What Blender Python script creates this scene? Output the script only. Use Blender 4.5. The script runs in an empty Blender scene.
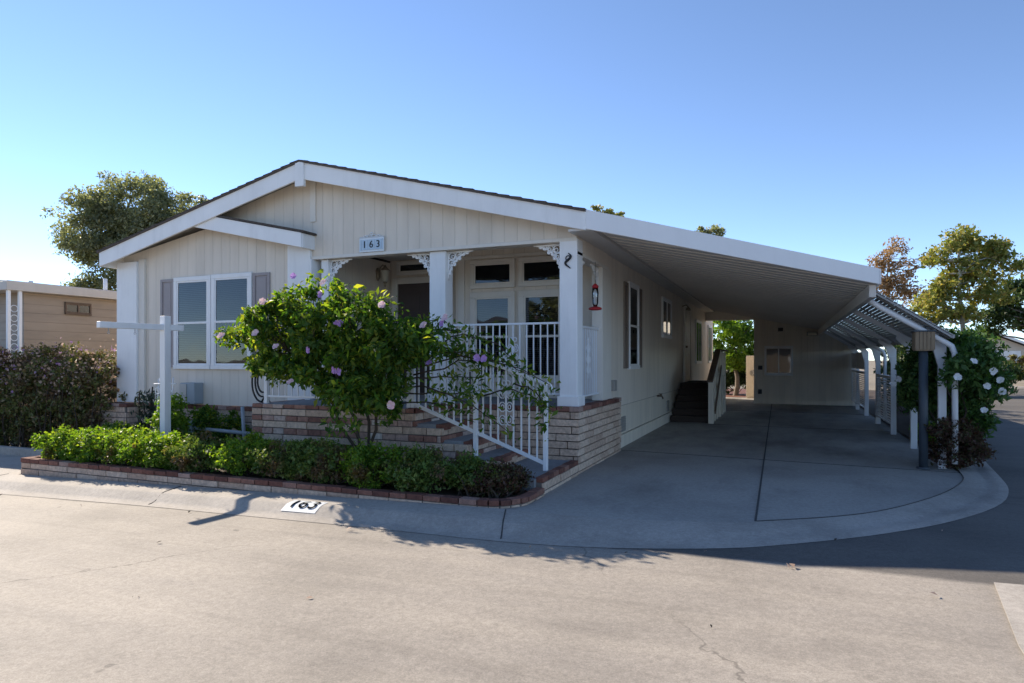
import bpy, math, random
import numpy as np
from mathutils import Vector, Matrix

random.seed(7)
SC = bpy.context.scene
COL = SC.collection

# ------------------------------------------------------------------ world, sun, camera
SUN = Vector((-1.5, .60, 1.0)).normalized()
ELEV = math.asin(SUN.z)
AZ = math.atan2(SUN.x, SUN.y)
w = bpy.data.worlds.new("World"); SC.world = w; w.use_nodes = True
nt = w.node_tree
bg = nt.nodes['Background']
sky = nt.nodes.new('ShaderNodeTexSky'); sky.sky_type = 'NISHITA'; sky.sun_disc = False
sky.sun_elevation = ELEV; sky.sun_rotation = AZ % (2*math.pi)
sky.altitude = 0; sky.air_density = .55; sky.dust_density = 0; sky.ozone_density = 1.9
nt.links.new(sky.outputs[0], bg.inputs[0]); bg.inputs[1].default_value = .125
sl = bpy.data.lights.new('sun', 'SUN'); sl.energy = 4.0; sl.angle = math.radians(.5); sl.color = (1, .88, .73)
so = bpy.data.objects.new('sun', sl); COL.objects.link(so)
so.rotation_euler = SUN.to_track_quat('Z', 'Y').to_euler(); so.location = SUN*60

F = 655.
cam = bpy.data.cameras.new('camera'); co = bpy.data.objects.new('camera', cam); COL.objects.link(co)
cam.sensor_width = 36; cam.lens = F*36/1024; cam.shift_y = (359-341.5)/1024
cam.clip_start = .05; cam.clip_end = 2000
co.location = (0, 0, 1.55); co.rotation_euler = (math.pi/2, 0, math.atan2(273, F))
SC.camera = co
SC.view_settings.view_transform = 'Standard'; SC.view_settings.look = 'None'
SC.view_settings.exposure = 1.14; SC.view_settings.gamma = 1

# ------------------------------------------------------------------ materials
def newmat(name):
    m = bpy.data.materials.new(name); m.use_nodes = True
    return m, m.node_tree.nodes, m.node_tree.links, m.node_tree.nodes['Principled BSDF']
def ramp(N, stops):
    r = N.new('ShaderNodeValToRGB'); e = r.color_ramp.elements
    while len(e) < len(stops): e.new(.5)
    for k, (p, c) in enumerate(stops):
        e[k].position = p; e[k].color = (*c, 1)
    return r
def noise(N, L, scale, detail=4, rough=.55, vec=None):
    n = N.new('ShaderNodeTexNoise'); n.inputs['Scale'].default_value = scale
    n.inputs['Detail'].default_value = detail; n.inputs['Roughness'].default_value = rough
    if vec is not None: L.new(vec, n.inputs['Vector'])
    return n
def geo(N): return N.new('ShaderNodeNewGeometry')
def scaled(N, L, vec, s):
    m = N.new('ShaderNodeMapping'); m.inputs['Scale'].default_value = s; L.new(vec, m.inputs['Vector']); return m.outputs[0]
def mul(c, k): return tuple(min(1, x*k) for x in c)
def mixc(N, L, fac, a, b, mode='MIX'):
    m = N.new('ShaderNodeMix'); m.data_type = 'RGBA'; m.blend_type = mode
    for i, v in ((0, fac), (6, a), (7, b)):
        if hasattr(v, 'links') or hasattr(v, 'is_linked'): L.new(v, m.inputs[i])
        else: m.inputs[i].default_value = v if i == 0 else (*v, 1)
    return m.outputs[2]
def math_(N, L, op, a, b=None, c=None):
    m = N.new('ShaderNodeMath'); m.operation = op
    for i, v in enumerate((a, b, c)):
        if v is None: continue
        if hasattr(v, 'is_linked'): L.new(v, m.inputs[i])
        else: m.inputs[i].default_value = v
    return m.outputs[0]
def bump(N, L, h, strength, dist, bsdf, prev=None):
    b = N.new('ShaderNodeBump'); b.inputs['Strength'].default_value = strength; b.inputs['Distance'].default_value = dist
    L.new(h, b.inputs['Height'])
    if prev is not None: L.new(prev, b.inputs['Normal'])
    L.new(b.outputs[0], bsdf.inputs['Normal']); return b.outputs[0]

def paint(name, col, rough=.5, var=.06, scale=3., grime=0, metal=0, spec=.4):
    m, N, L, B = newmat(name)
    g = geo(N)
    n = noise(N, L, scale, 6, .6, g.outputs['Position'])
    r = ramp(N, [(.25, mul(col, 1-var)), (.75, mul(col, 1+var))])
    L.new(n.outputs[0], r.inputs[0]); c = r.outputs[0]
    if grime:
        n2 = noise(N, L, 1., 5, .65, scaled(N, L, g.outputs['Position'], (5, 5, .8)))
        r2 = ramp(N, [(.5, (0, 0, 0)), (.75, (1, 1, 1))]); L.new(n2.outputs[0], r2.inputs[0])
        f = math_(N, L, 'MULTIPLY', r2.outputs[0], grime)
        c = mixc(N, L, f, c, mul(col, .55))
    L.new(c, B.inputs['Base Color'])
    B.inputs['Roughness'].default_value = rough; B.inputs['Metallic'].default_value = metal
    B.inputs['Specular IOR Level'].default_value = spec
    n3 = noise(N, L, 60, 3, .5, g.outputs['Position'])
    bump(N, L, n3.outputs[0], .15, .003, B)
    return m

def island(name, stops, rough=.8, bumpy=.4, bscale=60, spec=.3):
    m, N, L, B = newmat(name)
    g = geo(N)
    r = ramp(N, stops); r.color_ramp.interpolation = 'LINEAR'
    L.new(g.outputs['Random Per Island'], r.inputs[0])
    n = noise(N, L, 22, 6, .65, g.outputs['Position'])
    rr = ramp(N, [(.3, (.66, .66, .66)), (.7, (1.22, 1.2, 1.16))]); L.new(n.outputs[0], rr.inputs[0])
    c = mixc(N, L, 1., r.outputs[0], rr.outputs[0], 'MULTIPLY')
    L.new(c, B.inputs['Base Color']); B.inputs['Roughness'].default_value = rough
    B.inputs['Specular IOR Level'].default_value = spec
    n3 = noise(N, L, bscale, 5, .6, g.outputs['Position'])
    bump(N, L, n3.outputs[0], bumpy, .01, B)
    return m

def siding(name, col, pitch=.2, axis_by_normal=True, groove=.008):
    """painted vertical-groove siding"""
    m, N, L, B = newmat(name)
    g = geo(N)
    sp = N.new('ShaderNodeSeparateXYZ'); L.new(g.outputs['Position'], sp.inputs[0])
    sn = N.new('ShaderNodeSeparateXYZ'); L.new(g.outputs['True Normal'], sn.inputs[0])
    side = math_(N, L, 'GREATER_THAN', math_(N, L, 'ABSOLUTE', sn.outputs[0]), .7)
    u = N.new('ShaderNodeMix'); u.data_type = 'FLOAT'; L.new(side, u.inputs[0]); L.new(sp.outputs[0], u.inputs[2]); L.new(sp.outputs[1], u.inputs[3])
    uu = u.outputs[0]
    fr = math_(N, L, 'FRACT', math_(N, L, 'DIVIDE', math_(N, L, 'ADD', uu, 100.), pitch))
    d = math_(N, L, 'MULTIPLY', math_(N, L, 'ABSOLUTE', math_(N, L, 'SUBTRACT', fr, .5)), pitch)   # 0 at groove
    h = N.new('ShaderNodeMapRange'); h.inputs[1].default_value = groove*.3; h.inputs[2].default_value = groove
    L.new(d, h.inputs[0])
    # board to board variation, weather streaks
    wn = N.new('ShaderNodeTexWhiteNoise'); wn.noise_dimensions = '1D'
    L.new(math_(N, L, 'FLOOR', math_(N, L, 'ADD', math_(N, L, 'DIVIDE', math_(N, L, 'ADD', uu, 100.), pitch), .5)), wn.inputs['W'])
    n = noise(N, L, 1., 7, .62, scaled(N, L, g.outputs['Position'], (4, 4, .7)))
    r = ramp(N, [(.2, mul(col, .86)), (.55, col), (.85, mul(col, 1.07))]); L.new(n.outputs[0], r.inputs[0])
    k = math_(N, L, 'MULTIPLY_ADD', wn.outputs[0], .06, .96)
    kk = N.new('ShaderNodeCombineColor')
    for i in range(3): L.new(k, kk.inputs[i])
    c = mixc(N, L, 1., r.outputs[0], kk.outputs[0], 'MULTIPLY')
    c = mixc(N, L, math_(N, L, 'MULTIPLY_ADD', h.outputs[0], -.16, .16), c, mul(col, .5))
    # dirt splash near the bottom
    L.new(c, B.inputs['Base Color']); B.inputs['Roughness'].default_value = .6; B.inputs['Specular IOR Level'].default_value = .3
    n3 = noise(N, L, 1., 4, .6, scaled(N, L, g.outputs['Position'], (90, 90, 6)))
    b1 = bump(N, L, h.outputs[0], .8, .006, B)
    bump(N, L, n3.outputs[0], .2, .004, B, b1)
    return m

def lap(name, col, pitch=.2):
    m, N, L, B = newmat(name)
    g = geo(N)
    sp = N.new('ShaderNodeSeparateXYZ'); L.new(g.outputs['Position'], sp.inputs[0])
    fr = math_(N, L, 'FRACT', math_(N, L, 'DIVIDE', math_(N, L, 'ADD', sp.outputs[2], 10.), pitch))
    n = noise(N, L, 1., 5, .6, scaled(N, L, g.outputs['Position'], (1.5, 1.5, 8)))
    r = ramp(N, [(.2, mul(col, .8)), (.8, mul(col, 1.15))]); L.new(n.outputs[0], r.inputs[0])
    edge = ramp(N, [(0, (1, 1, 1)), (.08, (0, 0, 0))]); L.new(fr, edge.inputs[0])
    c = mixc(N, L, math_(N, L, 'MULTIPLY', edge.outputs[0], .5), r.outputs[0], mul(col, .4))
    L.new(c, B.inputs['Base Color']); B.inputs['Roughness'].default_value = .55
    bump(N, L, math_(N, L, 'SUBTRACT', 1., fr), .9, .03, B)
    return m

def concrete(name, col, stain=0.3, scale=1.0, agg=.35, cool=None, rough=.85, stretch=(1, 1, 1)):
    m, N, L, B = newmat(name)
    g = geo(N); P = g.outputs['Position']
    n1 = noise(N, L, .55*scale, 8, .6, scaled(N, L, P, stretch))
    r1 = ramp(N, [(.28, mul(col, 1-.28)), (.5, col), (.75, mul(col, 1.14))]); L.new(n1.outputs[0], r1.inputs[0])
    n2 = noise(N, L, 170, 3, .7, P)
    r2 = ramp(N, [(.3, (.7, .7, .7)), (.5, (1, 1, 1)), (.72, (1.3, 1.28, 1.25))]); L.new(n2.outputs[0], r2.inputs[0])
    c = mixc(N, L, agg*2, r1.outputs[0], mixc(N, L, 1., r1.outputs[0], r2.outputs[0], 'MULTIPLY'))
    n4 = noise(N, L, 22, 9, .8, P)
    r4 = ramp(N, [(.35, (.80, .80, .80)), (.65, (1.14, 1.14, 1.14))]); L.new(n4.outputs[0], r4.inputs[0])
    c = mixc(N, L, 1., c, r4.outputs[0], 'MULTIPLY')
    if stain:
        n3 = noise(N, L, 1.3*scale, 6, .65, scaled(N, L, P, (1, .45, 1)))
        r3 = ramp(N, [(.52, (0, 0, 0)), (.72, (1, 1, 1))]); L.new(n3.outputs[0], r3.inputs[0])
        c = mixc(N, L, math_(N, L, 'MULTIPLY', r3.outputs[0], stain), c, mul(col, .4))
    L.new(c, B.inputs['Base Color']); B.inputs['Roughness'].default_value = rough; B.inputs['Specular IOR Level'].default_value = .25
    b1 = bump(N, L, n2.outputs[0], .35, .004, B)
    bump(N, L, n4.outputs[0], .2, .01, B, b1)
    return m, N, L, B

def leafmat(name, stops, trans=.35, tcol=(1.5, 1.6, .6), brown=None, bscale=2.5, bthr=.58, rough=.5):
    m, N, L, B = newmat(name)
    g = geo(N)
    r = ramp(N, stops); L.new(g.outputs['Random Per Island'], r.inputs[0]); c = r.outputs[0]
    if brown:
        n = noise(N, L, bscale, 4, .6, g.outputs['Position'])
        rr = ramp(N, [(bthr, (0, 0, 0)), (bthr+.08, (1, 1, 1))]); L.new(n.outputs[0], rr.inputs[0])
        jit = math_(N, L, 'MULTIPLY', rr.outputs[0], .9)
        c = mixc(N, L, jit, c, brown)
    L.new(c, B.inputs['Base Color']); B.inputs['Roughness'].default_value = rough; B.inputs['Specular IOR Level'].default_value = .3
    t = N.new('ShaderNodeBsdfTranslucent')
    c2 = mixc(N, L, 1., c, tcol, 'MULTIPLY'); L.new(c2, t.inputs[0])
    mx = N.new('ShaderNodeMixShader'); mx.inputs[0].default_value = trans
    L.new(B.outputs[0], mx.inputs[1]); L.new(t.outputs[0], mx.inputs[2])
    L.new(mx.outputs[0], N['Material Output'].inputs[0])
    return m

def glassmat(name, tint=(.5, .52, .55), refl=1.):
    m, N, L, B = newmat(name)
    tr = N.new('ShaderNodeBsdfTransparent'); tr.inputs[0].default_value = (*tint, 1)
    gl = N.new('ShaderNodeBsdfGlossy'); gl.inputs['Roughness'].default_value = .02; gl.inputs[0].default_value = (.8, .85, .9, 1)
    fr = N.new('ShaderNodeFresnel'); fr.inputs[0].default_value = 1.75
    g = geo(N); nn = noise(N, L, 1.2, 2, .5, g.outputs['Position'])
    b = N.new('ShaderNodeBump'); b.inputs['Strength'].default_value = .08; b.inputs['Distance'].default_value = .05
    L.new(nn.outputs[0], b.inputs['Height']); L.new(b.outputs[0], gl.inputs['Normal'])
    f = math_(N, L, 'MULTIPLY', fr.outputs[0], refl)
    mx = N.new('ShaderNodeMixShader'); L.new(f, mx.inputs[0]); L.new(tr.outputs[0], mx.inputs[1]); L.new(gl.outputs[0], mx.inputs[2])
    L.new(mx.outputs[0], N['Material Output'].inputs[0])
    return m

M = {}
M['siding'] = siding('beige_siding', (.76, .68, .575))
M['siding_shed'] = siding('shed_siding', (.76, .68, .56), .18)
M['trim'] = paint('white_trim', (.84, .835, .82), .45, .05, 2., .22)
M['trim2'] = paint('cream_trim', (.74, .69, .61), .5, .05, 2., .15)
M['alum'] = paint('white_aluminium', (.76, .76, .76), .38, .03, 1.5, .1)
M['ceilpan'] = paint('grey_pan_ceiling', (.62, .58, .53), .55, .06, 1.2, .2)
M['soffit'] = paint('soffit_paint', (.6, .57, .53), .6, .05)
M['iron'] = paint('white_wrought_iron', (.80, .81, .82), .35, .03, 4, .08)
M['blackiron'] = paint('black_iron', (.012, .012, .014), .4, .1)
M['mauve'] = paint('mauve_shutter', (.34, .30, .295), .55, .06)
M['brownshut'] = paint('brown_shutter', (.21, .165, .135), .6, .06)
M['door'] = paint('dark_brown_door', (.085, .062, .055), .45, .1)
M['sidedoor'] = paint('pale_door', (.5, .46, .40), .5, .05)
M['dark'] = paint('dark_interior', (.012, .012, .013), .9, .1)
M['blind'] = paint('slat_blind', (.18, .195, .215), .6, .05)
M['glass'] = glassmat('window_glass')
M['glassdark'] = glassmat('porch_glass', (.35, .36, .38), 1.)
M['shingle'] = island('shingles', [(0, (.06, .05, .045)), (1, (.14, .115, .10))], .9)
M['tan_brick'] = island('tan_slump_brick', [(0, (.48, .345, .265)), (.5, (.58, .435, .335)), (1, (.64, .50, .395))], .9, .7, 35)
M['red_brick'] = island('red_brick', [(0, (.20, .10, .08)), (.3, (.30, .15, .115)), (.55, (.36, .20, .155)), (.75, (.45, .31, .26)), (1, (.62, .55, .50))], .9, .7, 45)
M['redcap'] = island('red_cap_brick', [(0, (.13, .06, .048)), (.5, (.22, .095, .07)), (.9, (.28, .15, .115)), (1, (.40, .29, .25))], .9, .7, 45)
M['mortar'] = paint('grey_mortar', (.15, .13, .115), .95, .2, 20)
M['grey_metal'] = paint('grey_metal', (.33, .37, .40), .5, .06, 5, .2)
M['lamppost'] = paint('blue_grey_post', (.055, .07, .085), .5, .1, 5, .2)
M['woodlamp'] = paint('weathered_wood', (.26, .19, .12), .7, .15, 9)
M['carpet'] = paint('dark_brown_carpet', (.055, .04, .032), .95, .18, 30)
M['railwood'] = paint('brown_rail', (.14, .095, .065), .7, .12, 9)
M['slat'] = paint('grey_awning_slat', (.36, .355, .345), .6, .08, 3, .2)
M['plaque'] = paint('pale_blue_tile', (.48, .60, .70), .3, .06, 20)
M['tile'] = paint('white_tile', (.74, .78, .8), .3, .04, 20)
M['ink'] = paint('black_paint', (.012, .012, .014), .95, .1, 3., 0, 0, 0.)
M['red'] = paint('red_plastic', (.42, .02, .025), .3, .05)
M['clear'] = glassmat('clear_bottle', (.8, .82, .84), 1.)
M['lampglass'] = paint('frosted_glass', (.72, .68, .55), .3, .05)
M['bronze'] = paint('antique_brass', (.30, .25, .18), .4, .15, 30, 0, .3)
M['hose'] = paint('tan_hose', (.42, .30, .17), .6, .1)
M['soil'], _, _, _ = concrete('dark_soil', (.07, .05, .036), .4, 3, .4)
M['mulch'], _, _, _ = concrete('red_mulch', (.17, .075, .05), .4, 3, .5)
M['slab'], _, _, _ = concrete('grey_slab', (.26, .27, .28), .25, 1.2, .25)
M['bark'] = paint('grey_bark', (.17, .14, .11), .9, .3, 12)
M['pale_bark'] = paint('pale_bark', (.42, .38, .31), .85, .25, 8)
M['twig'] = paint('brown_twig', (.06, .045, .032), .9, .25, 20)
M['nb_wall'] = lap('brown_lap_siding', (.33, .26, .19), .19)
M['nb_trim'] = paint('pale_trim', (.55, .50, .44), .55, .06, 3, .15)
M['stucco'] = paint('cream_stucco', (.6, .52, .42), .85, .06, 12)
M['farroof'] = paint('far_roof', (.13, .13, .15), .9, .1)
M['vent'] = paint('grey_vent', (.32, .30, .27), .6, .08)
M['petal_p'] = leafmat('purple_petals', [(0, (.38, .22, .55)), (1, (.55, .34, .68))], .3, (1, 1, 1))
M['petal_k'] = leafmat('pink_petals', [(0, (.8, .48, .55)), (1, (.85, .68, .68))], .3, (1, 1, 1))
M['petal_w'] = leafmat('white_petals', [(0, (.78, .78, .75)), (1, (.85, .85, .84))], .3, (1, 1, 1))
G_ = M
M['lf_hedge'] = leafmat('hedge_leaves', [(0, (.05, .12, .02)), (.5, (.10, .21, .03)), (1, (.20, .29, .045))], .5, (2.3, 2.0, .5), (.13, .085, .05), 2.2, .60)
M['lf_hedge_dry'] = leafmat('drying_hedge_leaves', [(0, (0.068, 0.128, 0.030)), (.5, (0.105, 0.180, 0.045)), (1, (0.180, 0.225, 0.060))], .38, (1.6, 1.5, .6), (.15, .095, .06), 2.6, .50)
M['lf_deadred'] = leafmat('rust_leaves', [(0, (0.072, 0.039, 0.031)), (.5, (0.111, 0.058, 0.039)), (1, (0.065, 0.085, 0.029))], .25, (1.3, 1.1, .7))
M['lf_bush'] = leafmat('bush_leaves', [(0, (.03, .085, .018)), (.5, (.07, .15, .03)), (.85, (.14, .21, .04)), (1, (.24, .28, .05))], .55, (2.4, 2.1, .5))
M['lf_dark'] = leafmat('dark_leaves', [(0, (.03, .055, .018)), (.6, (.055, .095, .028)), (1, (.11, .14, .05))], .25, (1.5, 1.5, .6))
M['lf_white'] = leafmat('oleander_leaves', [(0, (.035, .09, .025)), (.6, (.065, .14, .035)), (1, (.13, .20, .055))], .3, (1.6, 1.6, .6))
M['lf_olive'] = leafmat('olive_leaves', [(0, (.14, .16, .10)), (.5, (.22, .24, .15)), (1, (.33, .33, .20))], .5, (1.4, 1.4, .7))
M['lf_yellow'] = leafmat('yellow_green_leaves', [(0, (.15, .19, .045)), (.5, (.30, .32, .09)), (.85, (.42, .37, .11)), (1, (.42, .30, .10))], .4, (1.3, 1.25, .6))
M['lf_autumn'] = leafmat('autumn_leaves', [(0, (.24, .17, .09)), (.5, (.38, .24, .13)), (1, (.48, .34, .2))], .35, (1.2, 1.1, .7))
M['lf_citrus'] = leafmat('citrus_leaves', [(0, (0.078, 0.163, 0.019)), (.6, (0.143, 0.260, 0.033)), (1, (0.247, 0.351, 0.052))], .42, (1.7, 1.6, .4))
M['lf_boug'] = leafmat('hedge_brown_leaves', [(0, (.14, .10, .055)), (.3, (.11, .14, .04)), (.65, (.16, .19, .06)), (1, (.26, .19, .10))], .3, (1.3, 1.2, .7), (.15, .095, .06), 1.6, .52)
M['bract'] = leafmat('faded_bracts', [(0, (.42, .30, .20)), (.75, (.52, .38, .31)), (.88, (.42, .28, .40)), (1, (.36, .18, .42))], .35, (1, 1, 1))
M['agave'] = leafmat('spiky_leaves', [(0, (.03, .05, .03)), (1, (.06, .09, .06))], .1, (1, 1, 1))

# ------------------------------------------------------------------ mesh helpers
def tag(o, label=None, cat=None, group=None, kind=None):
    if label: o['label'] = label
    if cat: o['category'] = cat
    if group: o['group'] = group
    if kind: o['kind'] = kind
    return o
def thing(name, label, cat, loc=(0, 0, 0), group=None):
    o = bpy.data.objects.new(name, None); COL.objects.link(o); o.location = loc; o.empty_display_size = .2
    return tag(o, label, cat, group)

class MB:
    def __init__(s): s.v = []; s.f = []; s.sm = []
    def add(s, vs, fs, smooth=False):
        b = len(s.v); s.v += [tuple(p) for p in vs]
        s.f += [[b+i for i in f] for f in fs]; s.sm += [smooth]*len(fs)
    def box(s, x0, x1, y0, y1, z0, z1, fr=None):
        P = [(x0, y0, z0), (x1, y0, z0), (x1, y1, z0), (x0, y1, z0), (x0, y0, z1), (x1, y0, z1), (x1, y1, z1), (x0, y1, z1)]
        if fr: P = [fr(*p) for p in P]
        s.add(P, [(3, 2, 1, 0), (4, 5, 6, 7), (0, 1, 5, 4), (1, 2, 6, 5), (2, 3, 7, 6), (3, 0, 4, 7)])
    def prism(s, poly, d, fr=None):
        """poly: list of 3-D points, d: extrusion vector"""
        n = len(poly); d = Vector(d); A = [Vector(p) for p in poly]; P = A+[a+d for a in A]
        s.add(P, [list(range(n))[::-1], list(range(n, 2*n))]+[(i, (i+1) % n, n+(i+1) % n, n+i) for i in range(n)])
    def beam(s, a, b, wd, ht, up=(0, 0, 1)):
        a = Vector(a); b = Vector(b); d = (b-a).normalized(); sd = d.cross(Vector(up))
        if sd.length < 1e-4: sd = d.cross(Vector((0, 1, 0)))
        sd.normalize(); u = sd.cross(d)
        P = []
        for e in (a, b):
            for i, j in ((-1, -1), (1, -1), (1, 1), (-1, 1)): P.append(e+sd*(i*wd/2)+u*(j*ht/2))
        s.add(P, [(3, 2, 1, 0), (4, 5, 6, 7), (0, 1, 5, 4), (1, 2, 6, 5), (2, 3, 7, 6), (3, 0, 4, 7)])
    def tube(s, path, r, n=8, cap=True):
        path = [Vector(p) for p in path]
        rs = r if isinstance(r, (list, tuple)) else [r]*len(path)
        V = []; prev = None
        for i, p in enumerate(path):
            t = (path[min(i+1, len(path)-1)]-path[max(i-1, 0)]).normalized()
            if prev is None:
                a = t.cross(Vector((0, 0, 1)) if abs(t.z) < .9 else Vector((1, 0, 0))).normalized()
            else:
                a = prev-t*prev.dot(t)
                a = a.normalized() if a.length > 1e-5 else t.orthogonal().normalized()
            prev = a; b = t.cross(a)
            for k in range(n):
                th = 2*math.pi*k/n
                V.append(p+a*(math.cos(th)*rs[i])+b*(math.sin(th)*rs[i]))
        Fs = []
        for i in range(len(path)-1):
            for k in range(n):
                Fs.append((i*n+k, i*n+(k+1) % n, (i+1)*n+(k+1) % n, (i+1)*n+k))
        if cap: Fs += [list(range(n))[::-1], list(range((len(path)-1)*n, len(path)*n))]
        s.add(V, Fs, True)
    def ring(s, c, R, r, ax='y', n=14, m=5, a0=0, a1=2*math.pi):
        c = Vector(c); pts = []
        for i in range(n+1):
            t = a0+(a1-a0)*i/n
            u, v = math.cos(t)*R, math.sin(t)*R
            pts.append(c+(Vector((u, 0, v)) if ax == 'y' else Vector((0, u, v)) if ax == 'x' else Vector((u, v, 0))))
        s.tube(pts, r, m, False)
    def lathe(s, c, prof, n=16):
        c = Vector(c); V = []; Fs = []
        for r, z in prof:
            for k in range(n):
                t = 2*math.pi*k/n; V.append(c+Vector((r*math.cos(t), r*math.sin(t), z)))
        for i in range(len(prof)-1):
            for k in range(n): Fs.append((i*n+k, i*n+(k+1) % n, (i+1)*n+(k+1) % n, (i+1)*n+k))
        Fs += [list(range(n))[::-1], list(range((len(prof)-1)*n, len(prof)*n))]
        s.add(V, Fs, True)
    def build(s, name, mat, parent=None, bevel=0, loc=None):
        me = bpy.data.meshes.new(name)
        off = Vector((0, 0, 0))
        if parent is not None: off = world_loc(parent)
        elif loc is not None: off = Vector(loc)
        me.from_pydata([tuple(Vector(v)-off) for v in s.v], [], s.f); me.update()
        me.polygons.foreach_set('use_smooth', s.sm)
        o = bpy.data.objects.new(name, me); COL.objects.link(o); me.materials.append(mat)
        if parent is not None: o.parent = parent
        elif loc is not None: o.location = loc
        if bevel:
            b = o.modifiers.new('bevel', 'BEVEL'); b.width = bevel; b.segments = 2; b.limit_method = 'ANGLE'
        return o
def world_loc(o):
    v = Vector(o.location)
    while o.parent: o = o.parent; v += Vector(o.location)
    return v

def npmesh(name, V, Fq, mat, parent=None, smooth=False):
    """fast quad mesh from numpy arrays"""
    if parent is not None: V = V-np.array(world_loc(parent))
    me = bpy.data.meshes.new(name)
    nf = len(Fq)
    me.vertices.add(len(V)); me.vertices.foreach_set('co', V.astype(np.float32).ravel())
    me.loops.add(nf*4); me.loops.foreach_set('vertex_index', Fq.astype(np.int32).ravel())
    me.polygons.add(nf)
    me.polygons.foreach_set('loop_start', np.arange(0, nf*4, 4, dtype=np.int32))
    me.update(calc_edges=True); me.validate()
    me.materials.append(mat)
    o = bpy.data.objects.new(name, me); COL.objects.link(o)
    if parent is not None: o.parent = parent
    return o

def leaf_arrays(C, size, asp, rng, up=.3, droop=0., outward=None):
    n = len(C)
    a = rng.normal(size=(n, 3)); a[:, 2] -= droop
    if outward is not None: a += outward*.8
    a /= np.linalg.norm(a, axis=1)[:, None]
    nn = rng.normal(size=(n, 3)); nn[:, 2] += up*3
    b = np.cross(nn, a); b /= np.linalg.norm(b, axis=1)[:, None]+1e-9
    c = np.cross(a, b)
    L = size*(.45+1.15*rng.random(n)**1.3)[:, None]; W = L*asp
    v0 = C-a*L*.5; v2 = C+a*L*.5-c*L*.12
    v1 = C+b*W*.5+c*L*.08-a*L*.05; v3 = C-b*W*.5+c*L*.08-a*L*.05
    V = np.stack([v0, v1, v2, v3], 1).reshape(-1, 3)
    return V, np.arange(4*n).reshape(n, 4)

def lobe_points(lobes, n, rng, shell=.55, clump=.12, ncl=60):
    """points gathered in clumps spread through a union of ellipsoids"""
    vol = np.array([l[3]*l[4]*l[5] for l in lobes])**.8; vol /= vol.sum()
    k = rng.choice(len(lobes), size=ncl, p=vol)
    Lb = np.array(lobes)
    d = rng.normal(size=(ncl, 3)); d /= np.linalg.norm(d, axis=1)[:, None]
    rad = shell+(1-shell)*rng.random(ncl)
    cc = Lb[k, :3]+d*rad[:, None]*Lb[k, 3:6]*.93
    wgt = .4+rng.random(ncl); wgt /= wgt.sum()
    j = rng.choice(ncl, size=n, p=wgt)
    cs = clump*(.6+.8*rng.random(ncl))
    q = rng.normal(size=(n, 3)); q /= np.linalg.norm(q, axis=1)[:, None]
    q *= (rng.random(n)**.5)[:, None]
    P = cc[j]+q*cs[j][:, None]*np.array([1, 1, .75])
    return P, cc, q

def foliage(name, lobes, n, size, mat, parent, seed, asp=.5, shell=.5, clump=.15, ncl=80, zmin=None, up=.3, droop=0., out=True):
    rng = np.random.default_rng(seed)
    P, cc, q = lobe_points(lobes, n, rng, shell, clump, ncl)
    if zmin is not None: P = P[P[:, 2] > zmin]; q = None
    V, Fq = leaf_arrays(P, size, asp, rng, up, droop, q if out else None)
    return npmesh(name, V, Fq, mat, parent), cc

def limb(mb, a, b, r0, r1, rng, sag=.1, n=7):
    a = np.array(a, float); b = np.array(b, float); L = np.linalg.norm(b-a)
    k = rng.normal(size=3)*L*.06
    pts = []; rs = []
    for i in range(n):
        t = i/(n-1); p = a*(1-t)+b*t+k*math.sin(math.pi*t)+np.array([0, 0, L*sag*math.sin(math.pi*t)])
        p = p+rng.normal(size=3)*L*.012*(0 < i < n-1)
        pts.append(tuple(p)); rs.append(r0*(1-t)+r1*t)
    mb.tube(pts, rs, 7); return pts

def tree(name, label, base, h_trunk, lobes, n, size, leaf, bark, seed, r=.2, group=None, clump=.45, ncl=120, shell=.35, asp=.5, cat='tree', nl=26, lean=(0, 0), multi=1):
    t = thing(name, label, cat, base, group)
    rng = np.random.default_rng(seed)
    cr, cc = foliage('crown', lobes, n, size, leaf, t, seed, asp, shell, clump, ncl)
    mb = MB(); base = np.array(base, float)
    for q in range(multi):
        top = base+np.array([lean[0]+(q-(multi-1)/2)*.5, lean[1], h_trunk])
        pts = limb(mb, base-np.array([0, 0, .15]), top, r, r*.6, rng, 0, 9)
        # leader and limbs
        zc = max(l[2] for l in lobes); lc = max(lobes, key=lambda l: l[2])
        lead = limb(mb, top, (lc[0], lc[1], lc[2]+lc[5]*.3), r*.6, r*.12, rng, 0, 9)
        for i in range(nl):
            tgt = cc[(i*7+q*3) % len(cc)]
            cand = [p for p in pts[4:]+lead if p[2] < tgt[2]+.1] or [pts[-1]]
            st = min(cand, key=lambda p: np.linalg.norm(np.array(p)-tgt)+.0*p[2])
            limb(mb, st, tgt, r*.28, r*.05, rng, .05, 6)
    mb.build('trunk', bark, t)
    return t

def shrub(name, label, base, lobes, n, size, leaf, seed, group=None, clump=.12, ncl=60, shell=.4, asp=.5, cat='shrub', stems=9, zmin=None, stemmat=None, r=.012, up=.3, droop=0.):
    t = thing(name, label, cat, base, group)
    o, cc = foliage('foliage', lobes, n, size, leaf, t, seed, asp, shell, clump, ncl, zmin, up, droop)
    mb = MB(); rng = np.random.default_rng(seed+5)
    for i in range(stems):
        tgt = cc[i % len(cc)]
        limb(mb, (base[0]+rng.normal()*.06, base[1]+rng.normal()*.06, base[2]-.03), tgt, r, r*.35, rng, .05, 6)
    if stems: mb.build('stem', stemmat or M['twig'], t)
    return t

# frames: u along the wall, n outwards, z up
def front(Y): return lambda u, n, z: (u, Y-n, z)
def right(X): return lambda u, n, z: (X+n, u, z)

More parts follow.
